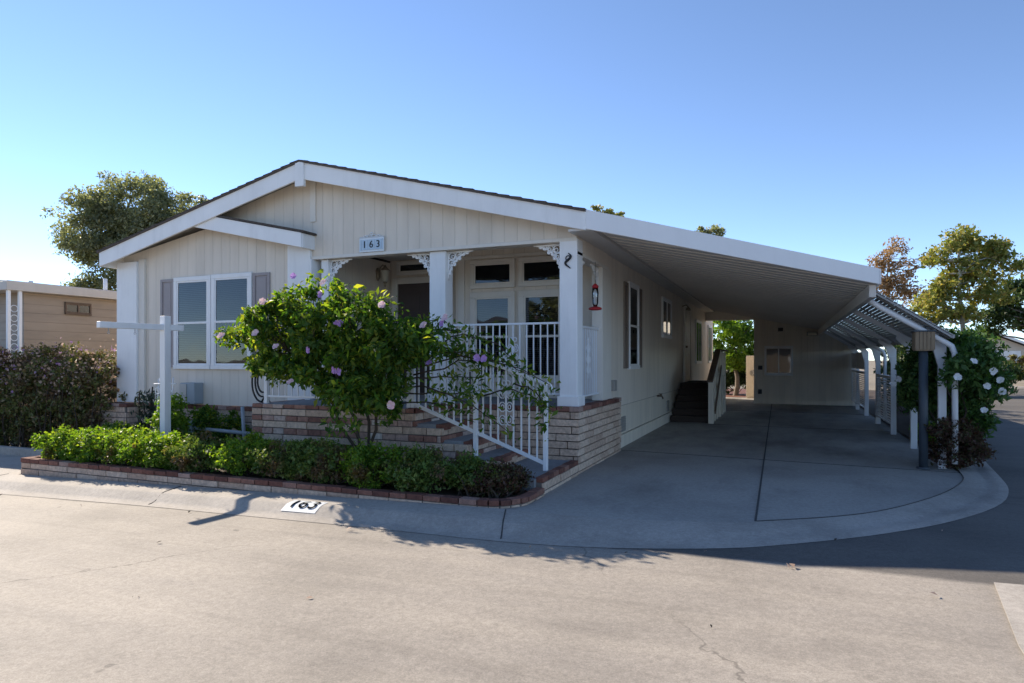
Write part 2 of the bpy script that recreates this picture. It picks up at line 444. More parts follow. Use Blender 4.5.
def window(par, fr, u0, u1, z0, z1, style='hung', tw=.075, mat='trim', glass='glass', blinds=True):
    """framed window standing on a wall face"""
    a = MB(); p = .045
    a.box(u0, u1, 0, p, z1-tw, z1, fr); a.box(u0, u1, 0, p+.012, z0, z0+tw, fr)
    a.box(u0, u0+tw, 0, p, z0+tw, z1-tw, fr); a.box(u1-tw, u1, 0, p, z0+tw, z1-tw, fr)
    f = a.build('window', M[mat], par, .006)
    iu0, iu1, iz0, iz1 = u0+tw, u1-tw, z0+tw, z1-tw
    b = MB(); b.box(iu0, iu1, .001, .004, iz0, iz1, fr); b.build('backing', M['dark'], f)
    s = MB(); sw = .028
    if style == 'hung':
        zm = (iz0+iz1)/2
        s.box(iu0, iu1, .02, .042, zm-.02, zm+.02, fr)
        for zz in (iz0, iz1-sw): s.box(iu0, iu1, .018, .036, zz, zz+sw, fr)
        for uu in (iu0, iu1-sw): s.box(uu, uu+sw, .018, .036, iz0+sw, iz1-sw, fr)
    elif style == 'slide':
        um = (iu0+iu1)/2
        s.box(um-.02, um+.02, .02, .042, iz0, iz1, fr)
        for zz in (iz0, iz1-sw): s.box(iu0, iu1, .016, .034, zz, zz+sw, fr)
    else:
        for zz in (iz0, iz1-sw): s.box(iu0, iu1, .018, .036, zz, zz+sw, fr)
        for uu in (iu0, iu1-sw): s.box(uu, uu+sw, .018, .036, iz0+sw, iz1-sw, fr)
    s.build('sash', M[mat], f, .003)
    g = MB(); g.add([fr(iu0+.002, .024, iz0+.002), fr(iu1-.002, .024, iz0+.002), fr(iu1-.002, .024, iz1-.002), fr(iu0+.002, .024, iz1-.002)], [(0, 1, 2, 3)]); g.build('pane', M[glass], f)
    if blinds:
        bl = MB(); z = iz0+.02
        while z < iz1-.02:
            bl.add([fr(iu0+.01, .008, z), fr(iu1-.01, .008, z), fr(iu1-.01, .017, z+.021), fr(iu0+.01, .017, z+.021)], [(0, 1, 2, 3)])
            z += .033
        bl.build('blind', M['blind'], f)
    return f

def shutter(par, fr, u0, u1, z0, z1, mat):
    a = MB(); st = .05
    a.box(u0, u0+st, 0, .03, z0, z1, fr); a.box(u1-st, u1, 0, .03, z0, z1, fr)
    zm = (z0+z1)/2
    for za, zb in ((z0, z0+st), (zm-st/2, zm+st/2), (z1-st, z1)): a.box(u0+st, u1-st, 0, .03, za, zb, fr)
    a.box(u0+st, u1-st, 0, .012, z0+st, zm-st/2, fr); a.box(u0+st, u1-st, 0, .012, zm+st/2, z1-st, fr)
    for za, zb in ((z0+st, zm-st/2), (zm+st/2, z1-st)):
        a.box(u0+st+.03, u1-st-.03, .012, .02, za+.03, zb-.03, fr)
    return a.build('shutter', mat, par, .004)

def brick_course(mb, a, b, nrm, z0, h, L, dep, rng, off=0., gap=.012, rough=.004):
    """one course of bricks from a to b (2-D), set out of the wall by dep"""
    a = np.array(a, float); b = np.array(b, float); D = b-a; T = np.linalg.norm(D); d = D/T; n = np.array(nrm, float)
    u = -off*L
    while u < T-.01:
        l = L*(.9+.2*rng.random()) if off >= 0 else L
        s = max(u, 0)+gap/2; e = min(u+l, T)-gap/2; u += l
        if e-s < .03: continue
        j = rng.normal()*rough
        p0 = a+d*s; p1 = a+d*e
        q = [p0-n*.03, p1-n*.03, p1+n*(dep+j), p0+n*(dep+j)]
        P = [(*x, z0+gap/2) for x in q]+[(*x, z0+h-gap/2) for x in q]
        mb.add(P, [(3, 2, 1, 0), (4, 5, 6, 7), (0, 1, 5, 4), (1, 2, 6, 5), (2, 3, 7, 6), (3, 0, 4, 7)])

def brick_cap(mb, a, b, nrm, z0, h, w_, dep, rng, gap=.012, bl=.1):
    """rowlock / header cap over a wall: bricks of width bl spanning from -w_ to dep"""
    a = np.array(a, float); b = np.array(b, float); D = b-a; T = np.linalg.norm(D); d = D/T; n = np.array(nrm, float)
    k = max(1, round(T/bl)); st = T/k
    for i in range(k):
        p0 = a+d*(i*st+gap/2); p1 = a+d*((i+1)*st-gap/2); j = rng.normal()*.004; jz = rng.normal()*.003
        q = [p0-n*w_, p1-n*w_, p1+n*(dep+j), p0+n*(dep+j)]
        P = [(*x, z0) for x in q]+[(*x, z0+h+jz) for x in q]
        mb.add(P, [(3, 2, 1, 0), (4, 5, 6, 7), (0, 1, 5, 4), (1, 2, 6, 5), (2, 3, 7, 6), (3, 0, 4, 7)])

def text_mesh(par, name, s, size, xf, mat, depth=.003):
    cu = bpy.data.curves.new('digits_curve', 'FONT'); cu.body = s; cu.size = size; cu.extrude = depth; cu.align_x = 'CENTER'; cu.align_y = 'CENTER'
    tmp = bpy.data.objects.new('digits_tmp', cu); COL.objects.link(tmp)
    dg = bpy.context.evaluated_depsgraph_get(); dg.update()
    me = bpy.data.meshes.new_from_object(tmp.evaluated_get(dg))
    bpy.data.objects.remove(tmp); bpy.data.curves.remove(cu)
    me.transform(xf); me.name = name
    o = bpy.data.objects.new(name, me); COL.objects.link(o); me.materials.clear(); me.materials.append(mat)
    if par is not None:
        me.transform(Matrix.Translation(-world_loc(par))); o.parent = par
    return o

# ------------------------------------------------------------------ ground, road, concrete
def G(x): return -.27+.0225*(min(max(x, -11), 1)+11)
XB = [-11., 1.]
def strips(name, xs, y0, y1, off, mat, ny=1, kind='structure'):
    """sheet between y0(x) and y1(x) following the fall of the street"""
    V = []; Fs = []
    for x in xs:
        a, b = y0(x), y1(x)
        for j in range(ny+1): V.append((x, a+(b-a)*j/ny, G(x)+off))
    n = ny+1
    for i in range(len(xs)-1):
        for j in range(ny): Fs.append((i*n+j, (i+1)*n+j, (i+1)*n+j+1, i*n+j+1))
    mb = MB(); mb.add(V, Fs); o = mb.build(name, mat); tag(o, kind=kind); return o

gm, N, L, B = concrete('dry_ground', (.26, .22, .16), .3, .6, .3)
strips('ground', [-600, -11, 1, 600], lambda x: -600, lambda x: 900, -.06, gm)

# asphalt: sun-bleached, with long tyre sweeps
am, N, L, B = concrete('aged_asphalt', (.335, .302, .26), 0, 1., .35, rough=.8)
g = geo(N); P = g.outputs['Position']
wv = noise(N, L, 1., 6, .6, scaled(N, L, P, (.35, 2.6, 1)))
rr = ramp(N, [(.35, (.92, .92, .93)), (.6, (1.04, 1.035, 1.03))]); L.new(wv.outputs[0], rr.inputs[0])
old = B.inputs['Base Color'].links[0].from_socket
c = mixc(N, L, 1., old, rr.outputs[0], 'MULTIPLY')
# asphalt darkens past a wavering line, on up the side street
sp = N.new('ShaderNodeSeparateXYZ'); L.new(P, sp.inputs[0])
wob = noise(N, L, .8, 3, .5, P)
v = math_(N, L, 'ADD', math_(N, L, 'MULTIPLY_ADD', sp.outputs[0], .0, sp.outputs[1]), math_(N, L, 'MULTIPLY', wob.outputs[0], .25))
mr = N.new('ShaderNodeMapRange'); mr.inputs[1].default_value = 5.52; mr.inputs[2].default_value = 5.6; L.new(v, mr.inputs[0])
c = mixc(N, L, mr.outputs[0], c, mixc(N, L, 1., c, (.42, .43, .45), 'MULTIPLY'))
# darker oil trail patch
n5 = noise(N, L, .5, 5, .55, scaled(N, L, P, (1, 1.6, 1)))
r5 = ramp(N, [(.5, (0, 0, 0)), (.68, (1, 1, 1))]); L.new(n5.outputs[0], r5.inputs[0])
c = mixc(N, L, math_(N, L, 'MULTIPLY', r5.outputs[0], .16), c, mixc(N, L, 1., c, (.6, .6, .62), 'MULTIPLY'))
wp = noise(N, L, 1.1, 5, .6, P)
vm = N.new('ShaderNodeVectorMath'); vm.operation = 'MULTIPLY_ADD'; L.new(wp.outputs['Color'], vm.inputs[0]); vm.inputs[1].default_value = (.9, .9, 0); L.new(P, vm.inputs[2])
vo = N.new('ShaderNodeTexVoronoi'); vo.feature = 'DISTANCE_TO_EDGE'; vo.inputs['Scale'].default_value = .22; L.new(vm.outputs[0], vo.inputs['Vector'])
cr = N.new('ShaderNodeMapRange'); cr.inputs[1].default_value = .0008; cr.inputs[2].default_value = .0028; cr.inputs[3].default_value = 1; cr.inputs[4].default_value = 0; L.new(vo.outputs['Distance'], cr.inputs[0])
ms = noise(N, L, .5, 2, .5, P); rm = ramp(N, [(.46, (0, 0, 0)), (.56, (1, 1, 1))]); L.new(ms.outputs[0], rm.inputs[0])
c = mixc(N, L, math_(N, L, 'MULTIPLY', math_(N, L, 'MULTIPLY', cr.outputs[0], rm.outputs[0]), .5), c, (.08, .07, .06))
ty = noise(N, L, 1., 3, .5, scaled(N, L, P, (.12, 5., 1))); rt_ = ramp(N, [(.56, (0, 0, 0)), (.64, (1, 1, 1))]); L.new(ty.outputs[0], rt_.inputs[0])
c = mixc(N, L, math_(N, L, 'MULTIPLY', rt_.outputs[0], .16), c, mixc(N, L, 1., c, (.6, .6, .6), 'MULTIPLY'))
sp1 = noise(N, L, 5., 2, .4, P); rs = ramp(N, [(.76, (0, 0, 0)), (.79, (1, 1, 1))]); L.new(sp1.outputs[0], rs.inputs[0])
c = mixc(N, L, math_(N, L, 'MULTIPLY', rs.outputs[0], .5), c, (.06, .055, .05))
gr = noise(N, L, 75, 2, .6, P); rg_ = ramp(N, [(.36, (.89, .89, .89)), (.62, (1.08, 1.08, 1.07))]); L.new(gr.outputs[0], rg_.inputs[0])
c = mixc(N, L, 1., c, rg_.outputs[0], 'MULTIPLY')
L.new(c, B.inputs['Base Color'])
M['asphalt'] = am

OUT = [(-60, 5.45), (-11, 5.45), (-9.59, 5.42), (-8.2, 5.46), (-6.94, 5.48), (-5.57, 5.45), (-4.6, 5.44), (-3.47, 5.42), (-2.35, 5.38), (-1.44, 5.45), (-.5, 5.74), (.51, 6.38), (1.4, 7.3), (1.98, 8.13), (2.35, 9.03), (2.49, 9.61), (2.57, 10.4), (2.8, 12.2), (3.11, 13.96), (3.6, 18), (4.2, 24), (5.1, 30), (6.3, 36), (7.6, 43.4), (60, 43.5)]
def smooth_poly(P, it=2):
    for _ in range(it):
        Q = [P[0]]
        for a, b in zip(P[:-1], P[1:]):
            Q += [(a[0]*.75+b[0]*.25, a[1]*.75+b[1]*.25), (a[0]*.25+b[0]*.75, a[1]*.25+b[1]*.75)]
        Q.append(P[-1]); P = Q
    return P
OUTS = smooth_poly(OUT, 1)
ox = [p[0] for p in OUTS]; oy = [p[1] for p in OUTS]
yout = lambda x: float(np.interp(x, ox, oy))
xs = sorted(set([round(x, 4) for x in ox]+[-11., 1.]))
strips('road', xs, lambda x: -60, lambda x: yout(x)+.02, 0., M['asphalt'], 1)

# rolled concrete kerb / gutter band
km, N, L, B = concrete('kerb_concrete', (.41, .375, .33), .3, 1.5, .35)
M['kerb'] = km
INN = [(-60, 6.1), (-11, 6.1), (-9.5, 6.1), (-8.2, 6.1), (-6.9, 6.1), (-5.5, 6.1), (-4.5, 6.1), (-3.4, 6.12), (-2.75, 6.14), (-2.2, 6.17), (-1.5, 6.22), (-.57, 6.47), (-.24, 6.65), (.58, 7.22), (1.07, 7.8), (1.7, 8.86), (2.11, 9.9), (2.2, 10.5), (2.35, 12.2), (2.62, 14), (3.1, 18), (3.7, 24), (4.6, 30), (5.8, 36), (6.6, 44), (60, 44.6)]
mb = MB(); rows = []
# resample both polylines to the same count by matching index
def resample(P, n):
    P = np.array(P, float); d = np.r_[0, np.cumsum(np.linalg.norm(np.diff(P, axis=0), axis=1))]
    t = np.linspace(0, d[-1], n); return np.c_[np.interp(t, d, P[:, 0]), np.interp(t, d, P[:, 1])]
OUTK = [(-60, 5.45), (-11, 5.45), (-9.59, 5.42), (-8.2, 5.46), (-6.94, 5.48), (-5.57, 5.45), (-4.6, 5.44), (-3.47, 5.42), (-2.7, 5.385), (-2.2, 5.38), (-1.44, 5.45), (-.5, 5.74), (-.05, 6.0), (.75, 6.6), (1.4, 7.3), (2.1, 8.4), (2.43, 9.4), (2.56, 10.2), (2.8, 12.2), (3.11, 13.96), (3.6, 18), (4.2, 24), (5.1, 30), (6.3, 36), (7.2, 43.4), (60, 43.5)]
I2 = smooth_poly(INN, 2); O2 = smooth_poly(OUTK, 2)
def top_z(x):
    if x < -3.2: return G(x)+.11
    if x < -2.0: return (G(x)+.11)*(1-(x+3.2)/1.2)+.004*((x+3.2)/1.2)
    return .004
for (xi, yi), (xo, yo) in zip(I2, O2):
    zt = top_z(xi) if not (xi > 2.3) else .09
    if xi > 2.3: zt = .004+.1*min(1, (yi-11.5)/2.) if yi < 13.5 else .104
    zt = max(zt, .004) if xi > -2 else zt
    zo = G(xo)+.004
    prof = [(0, zt), (.12, zt+.0), (.52, zt-.008), (.62, zt-.02), (.78, zo+(zt-zo)*.22), (.88, zo+.006), (1.06, zo)]
    rows.append([(xi+(xo-xi)*t, yi+(yo-yi)*t, zz) for t, zz in prof])
V = [p for r in rows for p in r]; k = len(rows[0])
mb.add(V, [(i*k+j, i*k+j+1, (i+1)*k+j+1, (i+1)*k+j) for i in range(len(rows)-1) for j in range(k-1)], True)
ko = mb.build('kerb', M['kerb']); tag(ko, kind='structure')

# concrete cross gutter at the right edge of the intersection
mb = MB(); mb.prism([(1.33, 5.45, .006), (1.16, 4.3, .006), (.75, -2, .006), (2.2, -2, .006), (2.6, 4.3, .006), (2.85, 5.6, .006)][::-1], (0, 0, .004))
o = mb.build('gutter', M['kerb']); tag(o, kind='structure')

# driveway
dm, N, L, B = concrete('driveway_concrete', (.37, .35, .315), .55, .8, .22, rough=.75)
g = geo(N); P = g.outputs['Position']
sp = N.new('ShaderNodeSeparateXYZ'); L.new(P, sp.inputs[0])
old = B.inputs['Base Color'].links[0].from_socket
# oil and tyre stains where cars park
n1 = noise(N, L, .9, 6, .65, scaled(N, L, P, (1, .4, 1)))
r1 = ramp(N, [(.42, (0, 0, 0)), (.62, (1, 1, 1))]); L.new(n1.outputs[0], r1.inputs[0])
mr = N.new('ShaderNodeMapRange'); mr.inputs[1].default_value = 10.2; mr.inputs[2].default_value = 12.5; L.new(sp.outputs[1], mr.inputs[0])
f = math_(N, L, 'MULTIPLY', math_(N, L, 'MULTIPLY', r1.outputs[0], mr.outputs[0]), .45)
c = mixc(N, L, f, old, (.045, .04, .038))
L.new(c, B.inputs['Base Color'])
M['drive'] = dm
poly = [(-2.7, 6.1)]+[p for p in I2 if -2.75 < p[0] < 2.21 and p[1] < 10.6]+[(2.2, 26.5), (-.9, 26.5), (-.9, 28), (-2.7, 28)]
mb = MB(); mb.add([(x, y, .002) for x, y in poly], [list(range(len(poly)))])
o = mb.build('driveway', M['drive']); tag(o, kind='structure')
# joints cut in the driveway
jm = paint('joint_filler', (.075, .072, .068), .95, .2, 20)
mb = MB()
mb.beam((-.26, 6.66, .004), (-.42, 24.3, .004), .02, .006)
for (xa, ya, xb, yb) in ((-2.6, 10.98, 2.19, 10.55), (-2.6, 16.2, 2.19, 16.0), (-2.6, 20.8, 2.19, 20.6)): mb.beam((xa, ya, .004), (xb, yb, .004), .014, .006)
for (xa, ya, xb, yb) in ((-2.62, 6.12, -2.36, 5.40), (-7.1, 6.08, -6.95, 5.5), (-10.6, 6.08, -10.5, 5.5)):
    pts = []
    for q in range(13):
        t = q/12; x_ = xa+(xb-xa)*t; zt_ = top_z(x_); zo_ = G(x_)+.004
        pts.append((x_, ya+(yb-ya)*t, float(np.interp(t, [0, .12, .52, .62, .78, .88, 1.06], [zt_, zt_, zt_-.008, zt_-.02, zo_+(zt_-zo_)*.22, zo_+.006, zo_]))))
    mb.tube(pts, .008, 5)
cj = [(x, y, .007) for x, y in I2 if -.3 < x < 2.3 and y < 11]
mb.tube(cj, .006, 5)
o = mb.build('driveway_joint', jm); tag(o, kind='structure')
# planting strip between driveway and side street
mb = MB(); 
bed = [(2.2, 10.75)]+[(p[0]-.02, p[1]) for p in I2 if p[0] > 2.2 and 10.75 < p[1] < 37]
mb.add([(x, y, .03) for x, y in bed]+[(2.2, 37, .03)], [list(range(len(bed)+1))]); o = mb.build('bed', M['soil']); tag(o, kind='structure')
# gravelly side yard seen through the gap
mb = MB(); mb.add([(-6, 27.9, .006), (3, 27.9, .006), (3, 36, .006), (-6, 36, .006)], [(0, 1, 2, 3)]); o = mb.build('yard', M['mulch']); tag(o, kind='structure')
# left neighbour's strip of paving beside the hedge
mb = MB(); mb.add([(-40, 6.1, G(-20)+.1), (-10.5, 6.1, G(-10.5)+.1), (-10.5, 7.3, G(-10.5)+.1), (-40, 7.3, G(-20)+.1)], [(0, 1, 2, 3)]); o = mb.build('pavement', M['kerb']); tag(o, kind='structure')
mb = MB(); mb.box(-40, -10.9, 7.3, 7.42, -.3, -.02); o = mb.build('low_wall', M['kerb'], None, .01)
tag(o, 'low pale concrete edging at far left in front of the brown flowering hedge', 'wall')

# ------------------------------------------------------------------ the house
H = thing('manufactured_house', 'beige single storey house with white trim, gabled front porch and mauve shutters', 'house', (-7, 8.6, 0))
APX, APZ, ELX, ELZ, ERX, ERZ = -7.06, 4.67, -11.72, 3.53, -2.40, 3.485
YF = 8.25            # face of the fascia
def rz(x): return APZ-(APX-x)*(APZ-ELZ)/(APX-ELX) if x < APX else APZ-(x-APX)*(APZ-ERZ)/(ERX-APX)
# roof: two slabs with courses of shingles
mb = MB()
for (xa, za, xb, zb) in ((ELX-.03, ELZ-.008, APX, APZ), (APX, APZ, ERX, ERZ)):
    mb.prism([(xa, YF-.03, za-.015), (xb, YF-.03, zb-.015), (xb, YF-.03, zb+.012), (xa, YF-.03, za+.012)], (0, 19.1, 0))
rf = mb.build('roof', M['shingle'], H)
mb = MB()
for s in (0, 1):
    n = 26
    for i in range(n):
        t0, t1 = i/n, (i+1)/n
        xa, xb = (ELX-.04+(APX-ELX+.04)*t0, ELX-.04+(APX-ELX+.04)*t1) if s == 0 else (ERX+(APX-ERX)*t0, ERX+(APX-ERX)*t1)
        za, zb = rz(xa)+.013, rz(xb)+.013
        y = YF-.035
        rng = random.Random(i+s*50)
        while y < 27.3:
            l = .25+rng.random()*.2; ye = min(y+l, 27.35); j = rng.random()*.007
            mb.add([(xa, y, za+.012+j), (xb, y, zb+.004), (xb, ye-.006, zb+.004), (xa, ye-.006, za+.012+j), (xa, y, za), (xa, ye-.006, za), (xb, y, zb), (xb, ye-.006, zb)], [(0, 1, 2, 3), (0, 3, 5, 4), (1, 0, 4, 6)])
            y = ye
mb.build('shingles', M['shingle'], rf)
# front fascia boards
FH = .255
mb = MB()
mb.prism([(ELX, YF, ELZ-.27), (ELX, YF, ELZ), (APX, YF, APZ), (APX, YF, APZ-FH-.02), (ELX+.35, YF, ELZ+.0856-FH-.03)], (0, .04, 0))
mb.prism([(APX, YF, APZ-FH-.02), (APX, YF, APZ), (ERX, YF, ERZ), (ERX, YF, ERZ-FH)], (0, .04, 0))
mb.box(ELX, ELX+.04, YF+.04, 27, ELZ-.27, ELZ)            # eave fascia left
mb.build('fascia', M['trim'], H, .006)
mb = MB(); mb.prism([(APX-.085, YF-.025, APZ-.40), (APX+.085, YF-.025, APZ-.40), (APX+.085, YF-.025, APZ-.02), (APX, YF-.025, APZ-.0), (APX-.085, YF-.025, APZ-.02)], (0, .06, 0))
mb.build('ridge_block', M['trim'], H, .006)
# barge soffit (underside between fascia and gable wall)
mb = MB()
mb.prism([(ELX+.04, YF+.04, ELZ-.06), (APX, YF+.04, APZ-.05), (APX, YF+.04, APZ-.03), (ELX+.04, YF+.04, ELZ-.04)], (0, 1.2, 0))
mb.prism([(APX, YF+.04, APZ-.05), (ERX, YF+.04, ERZ-.05), (ERX, YF+.04, ERZ-.03), (APX, YF+.04, APZ-.03)], (0, 1.2, 0))
mb.build('soffit', M['soffit'], H)
# bay gable: right slope carries its own fascia
bx0, bz0, bx1, bz1 = -9.25, 4.03, -7.08, 3.555
mb = MB()
mb.prism([(bx0-.45, YF+.044, bz0-.02), (bx0, YF+.044, bz0), (bx1, YF+.044, bz1), (bx1, YF+.044, bz1-.235), (bx0-.45, YF+.044, bz0-.14)], (0, .04, 0))
mb.box(bx1-.02, bx1+.02, YF+.07, 8.62, bz1-.235, bz1-.005)
mb.build('fascia', M['trim'], H, .005)
mb = MB(); mb.prism([(bx0, YF+.02, bz0+.006), (bx1+.06, YF+.02, bz1-.006), (bx1+.06, YF+.02, bz1+.03), (bx0, YF+.02, bz0+.04)], (0, .62, 0))
mb.build('roof', M['shingle'], H, .004)

# walls
YW = 8.62; TH = .12
mb = MB()
XL, XC, XR = -11.55, -7.12, -2.65
# bay front wall up under the gable
mb.prism([(XL, YW, .74), (XC, YW, .74), (XC, YW, 3.4), (-9.2, YW, 3.9), (XL, YW, rz(XL)-.1)], (0, TH, 0))
# bay right return and left side wall
mb.box(XC-TH, XC-.001, YW+TH, 10.9, .74, 3.42)
mb.box(XL, XL+TH, YW+TH, 27, .74, 3.42)
# door wall, window wall
mb.box(XC, -5.3, 10.9, 10.9+TH, .85, 3.6)
mb.box(-5.42, -5.3, 10.4+TH, 10.9, .85, 3.6)
mb.box(-5.42, XR-TH, 10.4, 10.4+TH, .85, 3.6)
# right side wall
mb.box(XR-TH, XR, 10.3, 27, .735, 3.27)
mb.box(XL, XR, 27, 27+TH, .1, 3.4)
mb.build('wall', M['siding'], H)
# porch gable wall with header
mb = MB()
YG = 8.60
mb.prism([(XC, YG, 3.17), (XR+.02, YG, 3.17), (XR+.02, YG, rz(XR)-.1), (APX, YG, APZ-.12), (-9.4, YG, rz(-9.4)-.12), (-9.4, YG, 3.9), (XC, YG, 3.55)], (0, .2, 0))
mb.box(XR-.18, XR+.02, YG+.2, 10.3, 2.99, 3.27)        # side header over the opening
mb.build('wall', M['siding'], H)
mb = MB()
mb.box(XC-.02, XC+.09, YG-.022, YG-.001, 3.78, 4.46)      # vertical board in the gable
mb.box(XC, XR+.025, YG-.018, YG-.001, 3.165, 3.215)
mb.box(XR+.021, XR+.035, YG, 10.3, 2.985, 3.03)
mb.build('trim_board', M['trim2'], H, .004)
# skirting under the side wall
mb = MB()
mb.box(XR-.08, XR-.012, 10.9, 27, .225, .725)
mb.box(XR-.08, XR+.018, 10.95, 27, 0, .218)
mb.build('skirting', M['siding_shed'], H, .004)
mb = MB(); mb.box(XR-.05, XR-.02, 10.9, 27, .21, .74); mb.build('skirting_gap', M['dark'], H)
# corner boards
mb = MB()
mb.box(XL-.08, XL+.45, YW-.09, YW-.001, .745, 3.36)
mb.build('corner_board', M['trim'], H, .006)
mb = MB(); mb.box(XL+.451, XL+.60, YW-.05, YW-.001, .745, 3.40); mb.build('corner_board', M['trim2'], H, .005)
mb = MB(); mb.box(-7.58, XC+.0, YW-.07, YW-.001, .745, 3.42); mb.box(XC, XC+.03, YW-.07, YW+.2, .9, 3.17); mb.build('corner_board', M['trim'], H, .006)
# porch posts
def post(x0, x1, y0, y1, z0, z1, base=True):
    mb = MB(); mb.box(x0, x1, y0, y1, z0, z1)
    o = mb.build('porch_post', M['trim'], H, .008)
    if base:
        b = MB(); b.box(x0-.025, x1+.025, y0-.025, y1+.025, z0, z0+.14); b.build('post_base', M['trim'], o, .006)
    return o
post(-6.98, -6.84, 8.66, 8.8, .9, 3.165, False)
post(-4.95, -4.68, 8.64, 8.88, .9, 3.165)
post(-2.87, -2.615, 8.585, 8.85, .9, 3.2)
mb = MB(); mb.box(-2.80, -2.63, 9.98, 10.12, .9, 3.0); mb.box(XR-.001, XR+.02, 10.12, 10.55, .9, 3.0); mb.build('porch_post', M['trim2'], H, .005)
# porch ceiling and floor
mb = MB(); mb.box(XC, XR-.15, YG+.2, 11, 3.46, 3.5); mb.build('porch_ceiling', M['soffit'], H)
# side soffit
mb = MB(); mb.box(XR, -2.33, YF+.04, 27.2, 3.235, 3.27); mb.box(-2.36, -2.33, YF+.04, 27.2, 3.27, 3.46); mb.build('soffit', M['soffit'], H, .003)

fr = front(YW)
window(H, fr, -10.21, -9.315, 1.37, 3.02); window(H, fr, -9.30, -8.38, 1.37, 3.03)
shutter(H, fr, -10.56, -10.225, 1.40, 3.0, M['mauve']); shutter(H, fr, -8.365, -8.0, 1.40, 3.01, M['mauve'])
fp = front(10.4)
for a, b in ((-5.12, -4.27), (-4.20, -3.36)):
    window(H, fp, a, b, 2.78, 3.28, 'fixed', .07, 'trim2', 'glassdark', False)
    window(H, fp, a, b, 1.15, 2.72, 'hung', .10, 'trim2', 'glassdark', True)
mb = MB(); mb.box(-5.36, -5.24, 0, .03, .9, 3.4, fp); mb.box(-5.24, -3.2, 0, .025, 3.3, 3.36, fp); mb.build('trim_board', M['trim2'], H, .004)
# front door with frame and transom
fd = front(10.9)
mb = MB()
for (a, b, c, d) in ((-7.05, -6.93, .9, 3.12), (-5.88, -5.76, .9, 3.12), (-6.93, -5.88, 3.0, 3.12)): mb.box(a, b, 0, .05, c, d, fd)
df = mb.build('door_frame', M['trim2'], H, .005)
mb = MB(); mb.box(-6.93, -5.88, 0, .02, .9, 3.0, fd)
for (a, b) in ((-6.83, -6.45), (-6.36, -5.98)):
    for (c, d) in ((1.05, 1.65), (1.75, 2.35), (2.45, 2.85)):
        mb.box(a, b, .02, .03, c, d, fd); mb.box(a+.05, b-.05, .03, .036, c+.05, d-.05, fd)
dr = mb.build('door', M['door'], H, .004)
mb = MB(); mb.lathe((-5.98, 10.85, 1.95), [(.028, -.03), (.03, 0), (.028, .03)]); mb.box(-6.0, -5.96, .036, .05, 1.85, 2.1, fd); mb.build('handle', M['blackiron'], dr)
window(H, fd, -6.95, -5.86, 3.17, 3.44, 'fixed', .05, 'trim2', 'glassdark', False)
# right side windows
fs = right(XR)
shutter(H, fs, 11.50, 11.80, 1.38, 2.93, M['brownshut']); shutter(H, fs, 12.72, 13.03, 1.38, 2.93, M['brownshut'])
window(H, fs, 11.83, 12.69, 1.36, 2.97, 'hung', .07, 'trim', 'glass', False)
window(H, fs, 15.35, 16.65, 2.05, 3.0, 'slide', .06, 'trim', 'glass', False)
window(H, fs, 21.6, 23.0, 1.40, 2.82, 'slide', .06, 'trim', 'glass', False)
window(H, fs, 25.2, 26.4, 1.40, 2.82, 'slide', .06, 'trim', 'glass', False)
mb = MB(); mb.box(19.0, 20.15, 0, .03, .92, 3.05, fs); sd = mb.build('door', M['sidedoor'], H, .004)
mb = MB(); mb.box(18.93, 19.0, 0, .05, .9, 3.1, fs); mb.box(20.15, 20.22, 0, .05, .9, 3.1, fs); mb.box(19.0, 20.15, 0, .05, 3.05, 3.1, fs); mb.build('door_frame', M['trim2'], H, .004)
mb = MB(); mb.lathe((XR+.07, 19.12, 1.9), [(.03, -.03), (.035, 0), (.03, .03)]); mb.build('handle', M['bronze'], sd)
# vents in the skirting and a meter box
for y0 in (11.3, 16.1):
    mb = MB(); mb.box(y0, y0+.34, -.012, .012, .27, .53, fs)
    for k in range(5): mb.box(y0+.03, y0+.31, .012, .022, .295+k*.045, .315+k*.045, fs)
    mb.build('skirting_vent', M['vent'], H)
mb = MB(); mb.box(10.62, 10.78, 0, .06, 1.02, 1.2, fs); mb.build('outlet_box', M['vent'], H, .006)
mb = MB(); mb.tube([(XR, 14.85, .72), (XR+.1, 14.85, .72), (XR+.13, 14.85, .66)], .02); mb.ring((XR+.08, 14.85, .77), .04, .008, 'z'); mb.box(XR+.06, XR+.1, 14.83, 14.87, .7, .77); mb.build('tap', M['railwood'], H)
# lacy corner brackets
def bracket(cx, z, sx, fr, w_=.42, h_=.42, mat='trim'):
    mb = MB()
    Q = lambda u, v: fr(cx+sx*u, 0., z-v)
    def ring(u, v, R, r=.010, a0=0, a1=6.2832):
        mb.tube([Q(u+R*math.cos(a0+(a1-a0)*i/10), v+R*math.sin(a0+(a1-a0)*i/10)) for i in range(11)], r, 5, False)
    mb.tube([Q(0, .012), Q(w_, .012)], .014, 6); mb.tube([Q(.012, 0), Q(.012, h_)], .014, 6)
    mb.tube([Q(w_-(w_-.02)*math.sin(t*math.pi/2*1.0)**1.0 if 0 else w_*(1-t)**1.7+.01, h_*t**1.7+.01) for t in np.linspace(0, 1, 12)], .012, 6)
    for (u, v, R) in ((.075, .075, .055), (.175, .06, .042), (.06, .175, .042), (.26, .045, .032), (.045, .26, .032), (.135, .135, .03), (.325, .035, .02), (.035, .325, .02), (.2, .115, .02), (.115, .2, .02)):
        ring(u, v, R); ring(u+R*.3, v+R*.2, R*.45, .008)
    return mb.build('bracket', M[mat], H)
fb = front(8.72)
bracket(-6.84, 3.165, 1, fb); bracket(-4.95, 3.165, -1, fb); bracket(-4.68, 3.165, 1, fb); bracket(-2.87, 3.165, -1, fb)
fbs = right(-2.70)
bracket(8.86, 2.985, 1, fbs, .3, .3); bracket(9.98, 2.985, -1, fbs, .42, .42)

